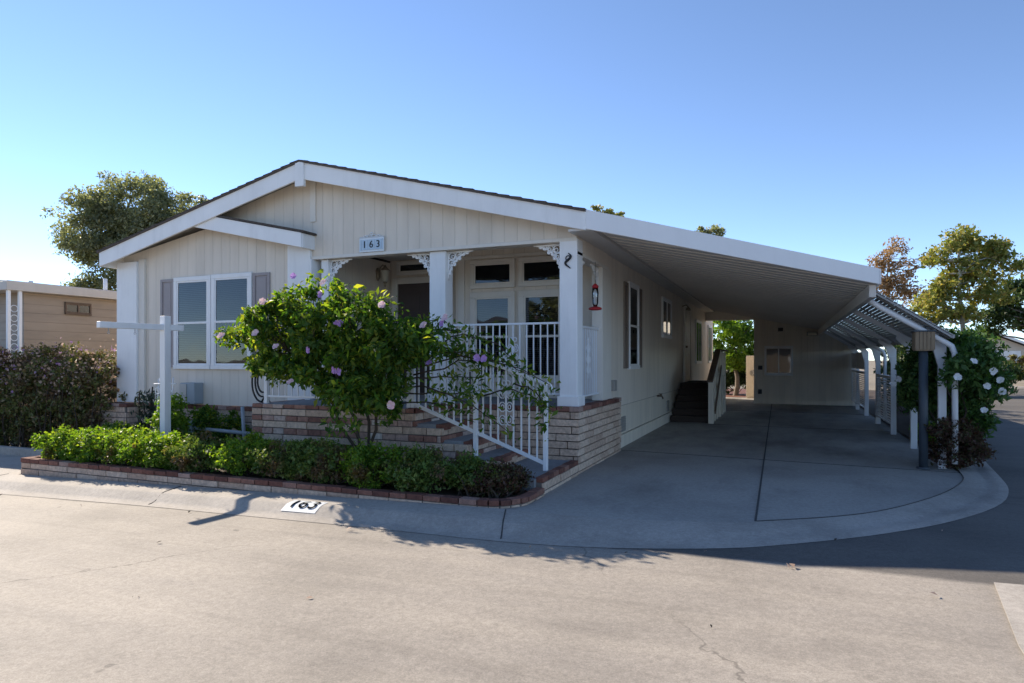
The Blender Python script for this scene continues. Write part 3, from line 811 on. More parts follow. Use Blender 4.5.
# roof pipe vents are hidden; brick skirt under the bay
rng = np.random.default_rng(3)
BS = thing('brick_skirt', 'tan brick skirt with red cap under the left bay, with a pier at its corner', 'brick wall', (-9.5, 8.5, 0))
tanb, redb, cap, mor = MB(), MB(), MB(), MB()
for i, z0 in enumerate((-.25, -.15, -.05, .05, .15, .25, .35, .45, .55)):
    brick_course(tanb, (-11.15, 8.56), (-7.26, 8.56), (0, -1), z0+.02, .1, .4, .02, rng, (i % 2)*.5)
    brick_course(tanb, (-11.88, 8.36), (-11.12, 8.36), (0, -1), z0+.02, .1, .36, .02, rng, (i % 2)*.5)
    brick_course(tanb, (-11.12, 8.36), (-11.12, 8.6), (1, 0), z0+.02, .1, .36, .02, rng, (i % 2)*.5)
brick_cap(cap, (-11.12, 8.56), (-7.26, 8.56), (0, -1), .672, .062, .1, .04, rng, bl=.2)
brick_cap(cap, (-11.92, 8.36), (-11.08, 8.36), (0, -1), .672, .062, .25, .04, rng, bl=.2)
mor.box(-11.12, -7.26, 8.553, 8.7, -.3, .672); mor.box(-11.86, -11.125, 8.353, 8.7, -.3, .672)
tanb.build('tan_bricks', M['tan_brick'], BS, .006); cap.build('cap', M['redcap'], BS, .006); mor.build('mortar', M['mortar'], BS)

# brick porch: front deck, steps, right box
BP = thing('brick_porch', 'brick front porch of alternating red and tan courses with steps descending to the right', 'porch', (-5, 8, 0))
tanb, redb, cap, mor, slab = MB(), MB(), MB(), MB(), MB()
SX = [-7.25, -4.5, -4.1, -3.7, -3.3]          # step ends
SZ = [.90, .90, .70, .50, .31]
zc = [.836, .736, .636, .536, .436, .336, .236, .136, .036, -.064, -.164]
y0 = 7.45
levels = [(.835, 'r'), (.735, 't'), (.655, 'r'), (.555, 't'), (.465, 'r'), (.365, 't'), (.275, 'r'), (.175, 't'), (.09, 'r'), (0.0, 't'), (-.1, 't')]
hs = [.065, .1, .08, .1, .09, .1, .09, .1, .085, .09, .1]
def xend(z):   # right end of the stair profile at height z
    for xe, ze in ((-3.3, .31), (-3.7, .5), (-4.1, .7), (-4.5, .9)):
        if z < ze-.02: return xe
    return -4.5
for i, ((z0, kd), h) in enumerate(zip(levels, hs)):
    xe = xend(z0+h*.5)
    mbk = MB()
    brick_course(mbk, (-7.25, y0), (xe, y0), (0, -1), z0, h, .21 if kd == 'r' else .4, .02, rng, (i % 2)*.5)
    brick_course(mbk, (-7.25, 8.6), (-7.25, y0), (-1, 0), z0, h, .21 if kd == 'r' else .4, .02, rng, (i % 2)*.5)
    brick_course(mbk, (xe, y0), (xe, 8.43), (1, 0), z0, h, .21 if kd == 'r' else .4, .02, rng, (i % 2)*.5)
    mbk.build('red_course' if kd == 'r' else 'tan_course', M['red_brick' if kd == 'r' else 'tan_brick'], BP, .006)
mor.box(-7.243, -4.507, y0+.007, 8.5, -.2, .83)
for a, b, zt in ((-4.507, -4.107, .63), (-4.107, -3.707, .44), (-3.707, -3.307, .25)): mor.box(a, b, y0+.007, 8.5, -.2, zt)
# treads: concrete with brick nosings
for a, b, zt in ((-4.5, -4.1, .70), (-4.1, -3.7, .50), (-3.7, -3.3, .31)):
    slab.box(a-.0, b-.09, y0+.05, 8.43, zt-.06, zt-.004)
    nz = MB(); brick_cap(nz, (b, y0+.04), (b, 8.43), (1, 0), zt-.075, .073, .1, .025, rng, bl=.2); nz.build('step_nosing', M['redcap'], BP, .006)
nz = MB(); brick_cap(nz, (-4.5, y0), (-4.5, 8.43), (1, 0), .835, .068, .1, .03, rng, bl=.2); nz.build('step_nosing', M['redcap'], BP, .006)
slab.box(-7.2, -4.6, y0+.1, 8.5, .80, .892); slab.box(-7.1, -2.75, 8.5, 10.9, .78, .894)
slab.box(-3.3, -2.62, 6.95, 8.43, -.05, .185)         # landing pad
# porch front behind the steps and right-hand box
XB_ = -2.575
for i in range(10):
    z0 = -.165+i*.1
    if z0+.1 > .85: break
    brick_course(tanb, (-4.5, 8.47), (XB_, 8.47), (0, -1), z0, .1, .4, .02, rng, (i % 2)*.5)
    brick_course(tanb, (XB_, 8.45), (XB_, 10.93), (1, 0), z0, .1, .4, .02, rng, (i % 2)*.5+.25)
mor.box(-4.5, XB_-.007, 8.478, 8.6, -.2, .835); mor.box(XB_-.2, XB_-.007, 8.478, 10.92, -.2, .835)
brick_cap(cap, (-4.6, 8.47), (XB_-.10, 8.47), (0, -1), .838, .062, .1, .03, rng, bl=.2)
brick_cap(cap, (XB_, 8.44), (XB_, 10.94), (1, 0), .838, .062, .12, .03, rng, bl=.2)
tanb.build('tan_bricks', M['tan_brick'], BP, .006); cap.build('cap', M['redcap'], BP, .006)
mor.build('mortar', M['mortar'], BP); slab.build('slab', M['slab'], BP, .006)

# planter border along the street
PL = thing('brick_planter', 'low brick planter border with red cap along the kerb in front of the hedge', 'planter', (-6.5, 6.2, 0))
tanb, cap, mor, soil = MB(), MB(), MB(), MB()
arc = [(-2.95+.42*math.cos(t), 6.56+.42*math.sin(t)) for t in np.linspace(-math.pi/2, -.15, 6)]
edge = [(-10.4, 7.3), (-10.4, 6.14), (-2.95, 6.14)]+arc[1:]+[(-2.53, 7.0)]
for a, b in zip(edge[:-1], edge[1:]):
    D = np.array(b)-np.array(a); d = D/np.linalg.norm(D); nn = (d[1], -d[0])
    for z0, h in ((-.36, .1), (-.26, .1), (-.16, .1), (-.06, .085)):
        brick_course(tanb, a, b, nn, z0+.003, h, .4, .015, rng, .5 if int(round(z0*10)) % 2 else 0)
    brick_cap(cap, a, b, nn, .03, .058, .1, .022, rng, bl=.21)
    x0, x1 = sorted((a[0], b[0])); 
    q = [(*(np.array(a)), -.4), (*(np.array(b)), -.4), (*(np.array(b)-np.array(nn)*.1), -.4), (*(np.array(a)-np.array(nn)*.1), -.4)]
    mor.prism(q, (0, 0, .43))
# border of the pad beside the driveway
brick_cap(cap, (-2.53, 7.0), (-2.55, 8.42), (1, 0), .14, .06, .1, .0, rng, bl=.2)
for z0 in (-.06, .04): brick_course(tanb, (-2.545, 7.0), (-2.56, 8.42), (1, 0), z0, .1, .4, .01, rng, .3)
mor.box(-2.64, -2.553, 7.0, 8.42, -.1, .14)
tanb.build('tan_bricks', M['tan_brick'], PL, .006); cap.build('cap', M['redcap'], PL, .006); mor.build('mortar', M['mortar'], PL)
mb = MB(); mb.add([(-10.32, 6.22, .045), (-3.0, 6.22, .045), (-2.62, 6.6, .045), (-2.62, 7.0, .045), (-3.3, 7.0, .045), (-3.3, 7.43, .045), (-7.28, 7.43, .045), (-7.28, 8.53, .045), (-11, 8.53, .045), (-11, 7.3, .045), (-10.32, 7.3, .045)], [list(range(11))])
mb.build('soil', M['soil'], PL)

# ------------------------------------------------------------------ railings
def scroll(mb, fr, u, z0, z1, R=.032):
    for s in (-1, 1):
        k = int((z1-z0)/(R*3.4))
        for i in range(k):
            zz = z0+(i+.5)*(z1-z0)/k
            mb.tube([fr(u+s*(R+.004+R*math.cos(t)), 0, zz+R*1.35*math.sin(t)) for t in np.linspace(0, 6.283, 11)], .008, 5, False)
            mb.tube([fr(u+s*(R+R*.45*math.cos(t)), 0, zz+R*.6*math.sin(t)) for t in np.linspace(0, 6.283, 8)], .007, 5, False)
    mb.tube([fr(u, 0, z0-.04), fr(u, 0, z1+.06)], .013, 6)
    for s in (-1, 1): mb.tube([fr(u+s*(.028+.028*math.cos(t)), 0, z1+.05+.03*math.sin(t)) for t in np.linspace(0, 6.283, 9)], .009, 5, False)

R1 = thing('porch_railing', 'level white iron railing across the porch opening between two white posts', 'railing', (-3.8, 8.72, .9), 'white iron porch railings')
fr = front(8.72)
def bars(par, fr, u0, u1, zb, zt, step, w_=.016, rail=.035, posts=()):
    mb = MB(); mb.box(u0, u1, -.018, .018, zt-.03, zt, fr); mb.build('top_rail', M['iron'], par, .004)
    mb = MB(); mb.box(u0, u1, -.014, .014, zb, zb+.028, fr); mb.build('bottom_rail', M['iron'], par, .004)
    k = round((u1-u0)/step)
    for i in range(1, k):
        u = u0+(u1-u0)*i/k
        mb = MB(); mb.box(u-w_/2, u+w_/2, -w_/2, w_/2, zb+.028, zt-.03, fr); mb.build('baluster', M['iron'], par)
bars(R1, fr, -4.67, -2.88, 1.045, 2.07, .105)
mb = MB(); scroll(mb, fr, -3.62, 1.35, 1.78, .04); mb.build('scroll_panel', M['iron'], R1)
R2 = thing('side_railing', 'short white iron railing in the porch opening facing the carport', 'railing', (-2.7, 9.4, .9), 'white iron porch railings')
fr = right(-2.70)
bars(R2, fr, 8.86, 9.98, 1.0, 2.03, .105)
mb = MB(); scroll(mb, fr, 9.42, 1.3, 1.78, .04); mb.build('scroll_panel', M['iron'], R2)
R3 = thing('deck_railing', 'white iron railing on the front deck half hidden behind the flowering bush', 'railing', (-5.8, 7.52, .9), 'white iron porch railings')
fr = front(7.53)
bars(R3, fr, -7.06, -4.62, .99, 1.78, .115)
for u in (-7.06, -5.85, -4.62):
    mb = MB(); mb.box(u-.028, u+.028, -.028, .028, .895, 1.82, fr); mb.build('rail_post', M['iron'], R3, .004)
R4 = thing('stair_railing', 'white iron stair railing sloping down to the right with a scroll panel', 'railing', (-3.6, 7.52, .3), 'white iron porch railings')
zt = lambda u: 1.25+.338*(-2.70-u); zb = lambda u: .275+.365*(-2.70-u)
fr = front(7.53)
ua, ub = -4.58, -2.70
mb = MB(); mb.beam(fr(ua, 0, zt(ua)), fr(ub, 0, zt(ub)), .042, .03); mb.build('top_rail', M['iron'], R4, .004)
mb = MB(); mb.beam(fr(ua, 0, zb(ua)), fr(ub, 0, zb(ub)), .03, .045); mb.build('bottom_rail', M['iron'], R4, .004)
for u, z0 in ((-2.695, .187), (-3.64, .31), (-4.56, .9)):
    mb = MB(); mb.box(u-.026, u+.026, -.026, .026, z0 if u > -4 else zb(u)-.08, zt(u), fr); mb.build('rail_post', M['iron'], R4, .004)
mb = MB(); mb.tube([fr(-2.67+.05*math.cos(t)*(1-.1*t/6), 0, 1.2+.05*math.sin(t)) for t in np.linspace(1.9, -4.0, 14)], .017, 7); mb.build('scroll_end', M['iron'], R4)
k = 18
for i in range(1, k):
    u = ua+(ub-ua)*i/k
    if abs(u+3.64) < .04 or abs(u+3.22) < .05: continue
    mb = MB(); mb.box(u-.009, u+.009, -.009, .009, zb(u)+.01, zt(u)-.01, fr); mb.build('baluster', M['iron'], R4)
mb = MB(); scroll(mb, fr, -3.22, .70, 1.2, .045); 
mb.tube([fr(-3.22, 0, zb(-3.22)), fr(-3.22, 0, zt(-3.22)+.18)], .010, 6)
for s in (-1, 1):
    for R_, zz in ((.04, 1.53), (.028, 1.61)): mb.tube([fr(-3.22+s*(R_+R_*math.cos(t)), 0, zz+R_*math.sin(t)) for t in np.linspace(0, 6.283, 11)], .010, 5, False)
mb.build('scroll_panel', M['iron'], R4)

# ------------------------------------------------------------------ carport
CP = thing('carport', 'long carport with white angled fascia, pan ceiling, lattice awning and white posts', 'carport', (0, 16, 0))
# plan: left edge x=-2.32, right edge x=1.11; front edge runs back from y=8.25 to 9.6
def cz(x): return 3.485-(x+2.40)*.2180
FX0, FY0, FX1, FY1 = -2.40, 8.26, 1.12, 9.62
# ceiling pans
mb = MB()
n = 44
for i in range(n):
    t0 = i/n
mb.prism([(-2.32, 8.40, cz(-2.32)-.19), (1.08, 9.70, cz(1.08)-.19), (1.08, 9.70, cz(1.08)-.02), (-2.32, 8.40, cz(-2.32)-.02)], (0, .001, 0))
mb = MB()
A = [(-2.32, 8.31), (1.10, 9.63), (1.10, 24.9), (-2.32, 24.9)]
mb.add([(x, y, cz(x)-.19) for x, y in A]+[(x, y, cz(x)-.03) for x, y in A], [(0, 1, 2, 3), (7, 6, 5, 4), (0, 4, 5, 1), (1, 5, 6, 2), (2, 6, 7, 3), (3, 7, 4, 0)])
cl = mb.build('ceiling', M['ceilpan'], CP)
mb = MB()
y = 8.7
while y < 24.8:
    xe = min(1.06, -2.30+(y-8.35)/(9.63-8.31)*3.42-.05)
    if xe > -2.2: mb.beam((-2.3, y, cz(-2.3)-.195), (xe, y, cz(xe)-.195), .022, .014)
    y += .305
mb.build('pan_rib', M['ceilpan'], cl)
# front fascia: long angled white board tapering slightly
mb = MB()
d = Vector((FX1-FX0, FY1-FY0, 0)).normalized(); nrm = Vector((d.y, -d.x, 0))
P0 = Vector((FX0, FY0, 0)); P1 = Vector((FX1, FY1, 0))
za, zb_ = cz(FX0)+.02, cz(FX1)+.005
mb.prism([(P0.x, P0.y, za-.255), (P1.x, P1.y, zb_-.205), (P1.x, P1.y, zb_), (P0.x, P0.y, za)], tuple(-nrm*.05))
mb.build('fascia', M['alum'], CP, .006)
# side fascia and beam along the right edge
mb = MB(); mb.box(1.11, 1.15, 9.66, 24.95, cz(1.12)-.2, cz(1.12)+.0); mb.build('fascia', M['alum'], CP, .005)
mb = MB(); mb.box(1.02, 1.10, 9.75, 24.9, 2.36, 2.528); mb.build('beam', M['ceilpan'], CP, .005)
# awning ribs / posts
RY = [10.9, 13.1, 15.4, 17.8, 20.2, 22.6]
bp, rib_ = (1.10, 2.40), (2.02, 1.72)
for y in RY:
    mb = MB()
    mb.box(2.0, 2.1, y-.035, y+.035, 0, 1.60)
    r = mb.build('post', M['alum'], CP, .006)
    mb = MB(); mb.prism([(2.0, y-.03, 1.45), (2.1, y-.03, 1.45), (2.1, y-.03, 1.74), (2.02, y-.03, 1.84), (1.80, y-.03, 1.99), (1.78, y-.03, 1.90), (1.92, y-.03, 1.76)][::-1], (0, .06, 0)); mb.build('gusset', M['alum'], r, .004)
    mb = MB(); mb.beam((1.09, y, 2.43), (2.0, y, 1.87), .06, .075); mb.build('rib', M['alum'], CP, .005)
# lattice awning: louvre slats running the length
mb = MB(); n = 19
for i in range(n):
    t = (i+.5)/n; x = 1.17+t*.96; z = 2.54-t*.66
    mb.beam((x, 10.62, z), (x, 24.3, z), .054, .014, up=(.5, 0, 1))
mb.build('awning_slats', M['slat'], CP)
mb = MB()
for y in [10.64]+RY+[24.28]:
    mb.beam((1.14, y, 2.525), (2.14, y, 1.84), .03, .024)
mb.box(2.12, 2.15, 10.62, 24.3, 1.84, 1.885)
mb.build('awning_frame', M['slat'], CP)
# downspouts
for (y, yy) in ((10.72, 1), (17.6, 1)):
    mb = MB(); mb.tube([(1.12, y, 2.40), (1.25, y, 2.30), (2.06, y, 1.78), (2.13, y, 1.73), (2.17, y, 1.62), (2.17, y, .1)], .038, 10); mb.build('downspout', M['alum'], CP)
# side screens of horizontal slats
def screen(ya, yb, z0, z1):
    mb = MB()
    mb.box(2.02, 2.06, ya, ya+.04, z0, z1); mb.box(2.02, 2.06, yb-.04, yb, z0, z1); mb.box(2.01, 2.07, ya, yb, z1, z1+.04); mb.box(2.02, 2.06, ya, yb, z0-.03, z0)
    ym = (ya+yb)/2
    mb.beam((2.04, ym-.3, z0), (2.04, ym+.1, z1), .04, .03)
    s = mb.build('side_screen', M['alum'], CP, .003)
    mb = MB(); z = z0+.02
    while z < z1-.02:
        mb.beam((2.04, ya+.04, z+.02), (2.04, yb-.04, z+.02), .012, .032, up=(.5, 0, 1)); z += .055
    mb.build('slats', M['alum'], s)
screen(15.44, 17.76, .22, 1.16); screen(20.25, 24.2, .22, 1.16)
mb = MB(); mb.box(2.02, 2.05, 20.25, 24.25, 1.26, 1.75); mb.build('screen_panel', M['alum'], CP, .003)

SH = thing('shed', 'beige shed closing the back of the carport with a small sliding window', 'shed', (.5, 24.3, 0))
mb = MB(); mb.prism([(-1.0, 24.3, 0), (2.14, 24.3, 0), (2.14, 24.3, 2.25), (1.1, 24.3, cz(1.1)-.182), (-1.0, 24.3, cz(-1.0)-.182)], (0, 3., 0)); mb.build('wall', M['siding_shed'], SH)
mb = MB(); mb.box(-2.64, -1.0, 24.5, 24.62, 2.93, 3.28); mb.build('lintel', M['trim2'], SH, .004)
fw = front(24.3)
mb = MB(); mb.box(-1.0, 2.14, 0, .015, 2.34, 2.37, fw); mb.box(-1.0, -.9, 0, .02, 0, 2.34, fw); mb.box(2.04, 2.14, 0, .02, 0, 2.2, fw); mb.build('trim_board', M['siding_shed'], SH, .003)
window(SH, fw, -.66, .25, .98, 2.0, 'slide', .07, 'trim', 'glassdark', True)
mb = MB(); mb.box(-.86, -.72, 0, .06, 1.18, 1.32, fw); mb.build('outlet_box', M['blackiron'], SH, .005)
mb = MB(); mb.box(-.86, -.74, 0, .05, .34, .5, fw); mb.build('outlet_box', M['blackiron'], SH, .005)
mb = MB(); mb.box(-.22, -.06, 0, .05, 2.5, 2.62, fw); mb.build('vent', M['blackiron'], SH, .005)
LT = thing('carport_light', 'small pale floodlight under the carport beam by the shed wall', 'lamp', (.95, 24.2, 2.4))
mb = MB(); mb.box(.68, 1.0, 24.1, 24.28, 2.33, 2.46); mb.build('housing', M['vent'], LT, .012)
mb = MB(); mb.box(.70, .98, 24.07, 24.098, 2.345, 2.445); mb.build('lens', M['lampglass'], LT, .006)

# side stairs to the carport door
ST = thing('side_stairs', 'dark carpeted wooden stairs beside the house wall with a pale solid side panel', 'stairs', (-2.1, 17.6, 0))
mb = MB()
for i in range(6):
    y0 = 16.4+i*.32; mb.box(-2.6, -1.70, y0, 18.9, i*.152, (i+1)*.152-.002)
    mb.box(-2.6, -1.69, y0-.025, y0+.05, (i+1)*.152-.03, (i+1)*.152+.004)
mb.build('steps', M['carpet'], ST, .006)
mb = MB(); mb.box(-2.6, -1.70, 18.9, 20.6, .75, .9); mb.box(-2.6, -1.70, 18.92, 20.55, 0, .75); mb.build('landing', M['carpet'], ST, .005)
mb = MB()
mb.prism([(-1.69, 16.35, 0), (-1.69, 20.6, 0), (-1.69, 20.6, 1.75), (-1.69, 18.3, 1.75), (-1.69, 16.35, .98)], (.05, 0, 0))
mb.box(-1.70, -1.58, 16.3, 16.4, 0, 1.02); mb.box(-1.70, -1.58, 18.25, 18.35, 0, 1.78)
for yy in (17.0, 17.6, 19.2, 19.9): mb.box(-1.639, -1.60, yy, yy+.09, 0, 1.1)
mb.build('side_panel', M['siding_shed'], ST, .006)
mb = MB(); mb.beam((-1.66, 16.28, 1.01), (-1.66, 18.3, 1.79), .14, .05); mb.beam((-1.66, 18.3, 1.79), (-1.66, 20.65, 1.79), .14, .05)
mb.beam((-1.57, 16.6, .25), (-1.57, 18.3, 1.35), .03, .10)
mb.build('handrail', M['railwood'], ST, .006)

# ------------------------------------------------------------------ small fittings and garden things
# house number plaque
PQ = thing('address_plaque', 'white and pale blue tile plaque reading 163 on the porch gable', 'house number', (-5.95, 8.57, 3.36))
fq = front(8.579)
mb = MB(); mb.box(-6.17, -5.71, 0, .012, 3.22, 3.44, fq); mb.build('frame', M['tile'], PQ, .004)
mb = MB()
for k in range(3):
    u = -6.12+k*.125; mb.box(u, u+.115, .012, .02, 3.25, 3.41, fq)
mb.box(-6.15, -6.125, .012, .019, 3.245, 3.415, fq); mb.box(-5.745, -5.725, .012, .019, 3.245, 3.415, fq)
mb.build('tiles', M['plaque'], PQ, .002)
for k, ch in enumerate('163'):
    u = -6.12+k*.125+.0575
    xf = Matrix.Translation((u, 8.579-.024, 3.33)) @ Matrix.Rotation(math.pi/2, 4, 'X')
    text_mesh(PQ, 'digit', ch, .155, xf, M['ink'], .002)
mb = MB()
for u, R in ((-6.06, .035), (-5.98, .045), (-5.90, .045), (-5.82, .035)): mb.tube([fq(u+R*math.cos(t), .006, 3.445+R*.9*math.sin(t)) for t in np.linspace(0, math.pi, 8)], .007, 5)
mb.tube([fq(-5.94+.02*math.cos(t), .006, 3.5+.02*math.sin(t)) for t in np.linspace(0, 6.28, 9)], .008, 5)
mb.tube([fq(-6.16, .006, 3.45), fq(-5.72, .006, 3.45)], .008, 5)
mb.build('crest', M['tile'], PQ)
# carriage lantern on the bay return
WL = thing('wall_lantern', 'ornate brass wall lantern on the beige wall left of the front door', 'lamp', (-7.0, 10.45, 3.1))
c0 = Vector((-6.94, 10.45, 0))
mb = MB(); mb.tube([(-7.12, 10.45, 3.12), (-7.06, 10.45, 3.26), (-6.99, 10.45, 3.32), (-6.94, 10.45, 3.27)], .014, 6); mb.lathe((-7.105, 10.45, 3.15), [(.02, -.12), (.05, -.06), (.05, .06), (.02, .12)], 8); mb.build('arm', M['bronze'], WL)
mb = MB(); mb.lathe((c0.x, c0.y, 3.0), [(.03, 0), (.06, .04), (.085, .2), (.09, .21)], 6); mb.build('glass', M['lampglass'], WL)
mb = MB(); mb.lathe((c0.x, c0.y, 3.21), [(.11, 0), (.08, .03), (.03, .07), (.012, .11)], 6); mb.lathe((c0.x, c0.y, 2.90), [(.006, 0), (.02, .03), (.012, .05), (.04, .10)], 8); mb.build('cap', M['bronze'], WL)
# little lamp over the side door
SL = thing('door_lamp', 'small bronze lamp above the carport side door', 'lamp', (XR, 18.75, 3.05))
mb = MB(); mb.tube([(XR, 18.75, 3.02), (XR+.1, 18.75, 3.06), (XR+.16, 18.75, 3.0)], .018, 6); mb.lathe((XR+.16, 18.75, 2.9), [(.07, 0), (.06, .05), (.02, .1)], 10); mb.build('bracket', M['bronze'], SL)
# hummingbird feeder
HF = thing('hummingbird_feeder', 'red and clear hummingbird feeder hanging in the side porch opening', 'bird feeder', (-2.62, 9.45, 2.4))
cx, cy = -2.60, 9.45
mb = MB(); mb.tube([(cx, cy, 2.99), (cx, cy, 2.66)], .004, 5); mb.build('wire', M['blackiron'], HF)
mb = MB(); mb.lathe((cx, cy, 2.6), [(.045, 0), (.05, .03), (.03, .055), (.01, .07)]); mb.build('cap', M['red'], HF)
mb = MB(); mb.lathe((cx, cy, 2.33), [(.03, 0), (.045, .05), (.048, .2), (.045, .268)]); mb.build('bottle', M['clear'], HF)
mb = MB(); mb.lathe((cx, cy, 2.27), [(.05, 0), (.095, .012), (.1, .03), (.085, .045), (.03, .06)]); mb.build('tray', M['red'], HF)
# ornament on the corner post
OR = thing('post_ornament', 'small dark metal scroll ornament on the corner porch post', 'ornament', (-2.72, 8.58, 2.95))
fo = front(8.572); mb = MB()
mb.tube([fo(-2.74+.04*math.sin(t*1.2), .0, 3.0-.035*t) for t in np.linspace(0, 6, 18)], [.006+.012*math.sin(i/17*math.pi) for i in range(18)], 6)
mb.tube([fo(-2.74+.035*math.cos(t), 0, 2.93+.035*math.sin(t)) for t in np.linspace(0, 5, 10)], .008, 5)
mb.build('scroll', M['blackiron'], OR)
# sign post
SP = thing('sign_post', 'white wooden yard sign post with an empty arm reaching towards the street', 'sign post', (-8.80, 7.25, .04))
sx, sy = -8.80, 7.25
mb = MB(); mb.box(sx-.055, sx+.055, sy-.055, sy+.055, -.1, 2.21); mb.build('upright', M['trim'], SP, .006)
mb = MB(); mb.beam((sx-.11, sy-.99, 2.035), (sx+.03, sy+.28, 2.035), .09, .09); a = mb.build('arm', M['trim'], SP, .006)
mb = MB()
for t in (.15, .55):
    p = Vector((sx-.11, sy-.99, 1.99)).lerp(Vector((sx, sy-.05, 1.99)), t); mb.tube([p, p-Vector((0, 0, .05))], .006, 5); mb.ring(p-Vector((0, 0, .065)), .016, .004, 'x', 10, 5)
mb.build('hook', M['grey_metal'], a)
# grey utility box and white wire stand against the bay
UB = thing('utility_box', 'grey metal utility box fixed low on the bay wall', 'utility box', (-9.65, 8.5, .95))
mb = MB(); mb.box(-9.86, -9.52, 8.42, 8.618, .76, 1.13); mb.build('cabinet', M['grey_metal'], UB, .01)
mb = MB(); mb.box(-9.85, -9.70, 8.405, 8.419, .78, 1.11); mb.build('cover', M['nb_trim'], UB, .005)
PS = thing('wire_plant_stand', 'white wire plant stand with scrolls leaning among plants below the bay window', 'plant stand', (-9.35, 7.7, .05))
mb = MB()
for (a, b) in (((-9.62, 7.75, .05), (-9.52, 7.72, 1.22)), ((-9.24, 7.72, .6), (-9.14, 7.68, 1.25)), ((-9.6, 7.7, 1.14), (-9.08, 7.68, 1.15)), ((-9.45, 7.68, 1.24), (-9.26, 7.64, .82)), ((-9.32, 7.64, 1.2), (-9.04, 7.64, .80)), ((-9.28, 7.64, .82), (-9.04, 7.64, .80)), ((-9.5, 7.7, .82), (-9.28, 7.66, .82))): mb.tube([a, b], .013, 6)
for u, z, R in ((-9.48, 1.03, .055), (-9.38, .93, .05), (-9.22, 1.0, .06), (-9.16, .9, .05)): mb.ring((u, 7.67, z), R, .009)
mb.build('wire_frame', M['iron'], PS)
# grey pipe rail and hose
PR = thing('pipe_rail', 'grey metal pipe rail on short posts in the planting bed', 'rail', (-8.4, 7.9, .05))
mb = MB(); mb.tube([(-9.0, 7.9, .0), (-9.0, 7.9, .54)], .05, 10); mb.build('post', M['grey_metal'], PR)
mb = MB(); mb.tube([(-8.97, 7.9, .42), (-7.75, 7.9, .38)], .03, 8); mb.build('rail', M['grey_metal'], PR)
mb = MB(); mb.tube([(-7.84, 7.9, .0), (-7.90, 7.9, .80)], .028, 8); mb.tube([(-7.6, 7.85, .0), (-7.6, 7.85, .45)], .03, 8); mb.tube([(-7.84, 7.9, .24), (-7.3, 7.8, .2)], .05, 8); mb.build('standpipe', M['grey_metal'], PR)
GH = thing('garden_hose', 'tan garden hose curling up beside the grey pipe rail', 'hose', (-8.2, 8.05, .05))
mb = MB(); mb.tube([(-8.32, 8.1, .05), (-8.34, 8.1, .28), (-8.28, 8.1, .40), (-8.18, 8.08, .36), (-8.10, 8.05, .22), (-7.95, 8.02, .12), (-7.8, 8.0, .07)], .035, 8); mb.build('hose', M['hose'], GH)
# black iron scroll stand at the deck end
IS = thing('iron_scroll_stand', 'black iron stand of nested crescents at the left end of the front deck', 'plant stand', (-7.2, 7.75, .9))
mb = MB()
for R, off in ((.30, 0), (.23, .04), (.17, .07)):
    mb.tube([(-7.34+off*.4-R*.62*math.sin(t), 7.72, 1.20+off*.2-R*math.cos(t)*1.0) for t in np.linspace(-.1, math.pi*.95, 16)], .014, 6)
mb.tube([(-7.34, 7.72, .9), (-7.26, 7.72, 1.0), (-7.18, 7.72, .9)], .014, 6)
mb.tube([(-7.20, 7.72, 1.5), (-7.20, 7.72, .9)], .014, 6)
mb.build('crescents', M['blackiron'], IS)
# curly iron ornament behind the porch rail
IO = thing('iron_chair', 'black curly iron chair behind the porch railing in front of the windows', 'chair', (-4.55, 9.7, .9))
mb = MB()
for x0, y0 in ((-4.72, 9.55), (-4.35, 9.55), (-4.72, 9.95), (-4.35, 9.95)):
    mb.tube([(x0, y0, .9), (x0, y0, 1.34)], .014, 6)
mb.build('legs', M['blackiron'], IO)
mb = MB(); mb.lathe((-4.535, 9.75, 1.33), [(.20, 0), (.23, .012), (.23, .03), (.2, .04)], 18); mb.build('seat', M['blackiron'], IO)
mb = MB()
mb.tube([(-4.74, 9.96, 1.34), (-4.76, 10.0, 1.65), (-4.65, 10.02, 1.80), (-4.535, 10.02, 1.85), (-4.42, 10.02, 1.80), (-4.31, 10.0, 1.65), (-4.33, 9.96, 1.34)], .014, 6)
for u, z, R in ((-4.62, 1.62, .07), (-4.45, 1.62, .07), (-4.535, 1.74, .05), (-4.62, 1.46, .05), (-4.45, 1.46, .05)): mb.ring((u, 10.0, z), R, .010)
mb.build('backrest', M['blackiron'], IO)
# garden lamp post beside the carport
LP = thing('lamp_post', 'dark blue grey lamp post with a square wooden lantern beside the driveway', 'lamp post', (1.80, 10.75, 0))
mb = MB(); mb.tube([(1.80, 10.75, -.05), (1.80, 10.75, 1.66)], .058, 16); mb.tube([(1.80, 10.75, 0), (1.80, 10.75, .03)], .085, 16); mb.build('pole', M['lamppost'], LP)
mb = MB()
for i in range(-2, 3):
    for s in (-1, 1):
        mb.box(1.80+i*.046-.021, 1.80+i*.046+.021, 10.75+s*.115-.006, 10.75+s*.115+.006, 1.68, 1.93)
        mb.box(1.80+s*.115-.006, 1.80+s*.115+.006, 10.75+i*.046-.021, 10.75+i*.046+.021, 1.68, 1.93)
mb.box(1.69, 1.91, 10.64, 10.86, 1.665, 1.69)
mb.build('lantern', M['woodlamp'], LP, .003)
mb = MB(); mb.prism([(1.665, 10.615, 1.93), (1.935, 10.615, 1.93), (1.935, 10.885, 1.93), (1.665, 10.885, 1.93)], (0, 0, .02)); mb.lathe((1.8, 10.75, 1.95), [(.06, 0), (.04, .03), (.03, .05), (.0, .06)], 10); mb.build('cap', M['lamppost'], LP, .003)
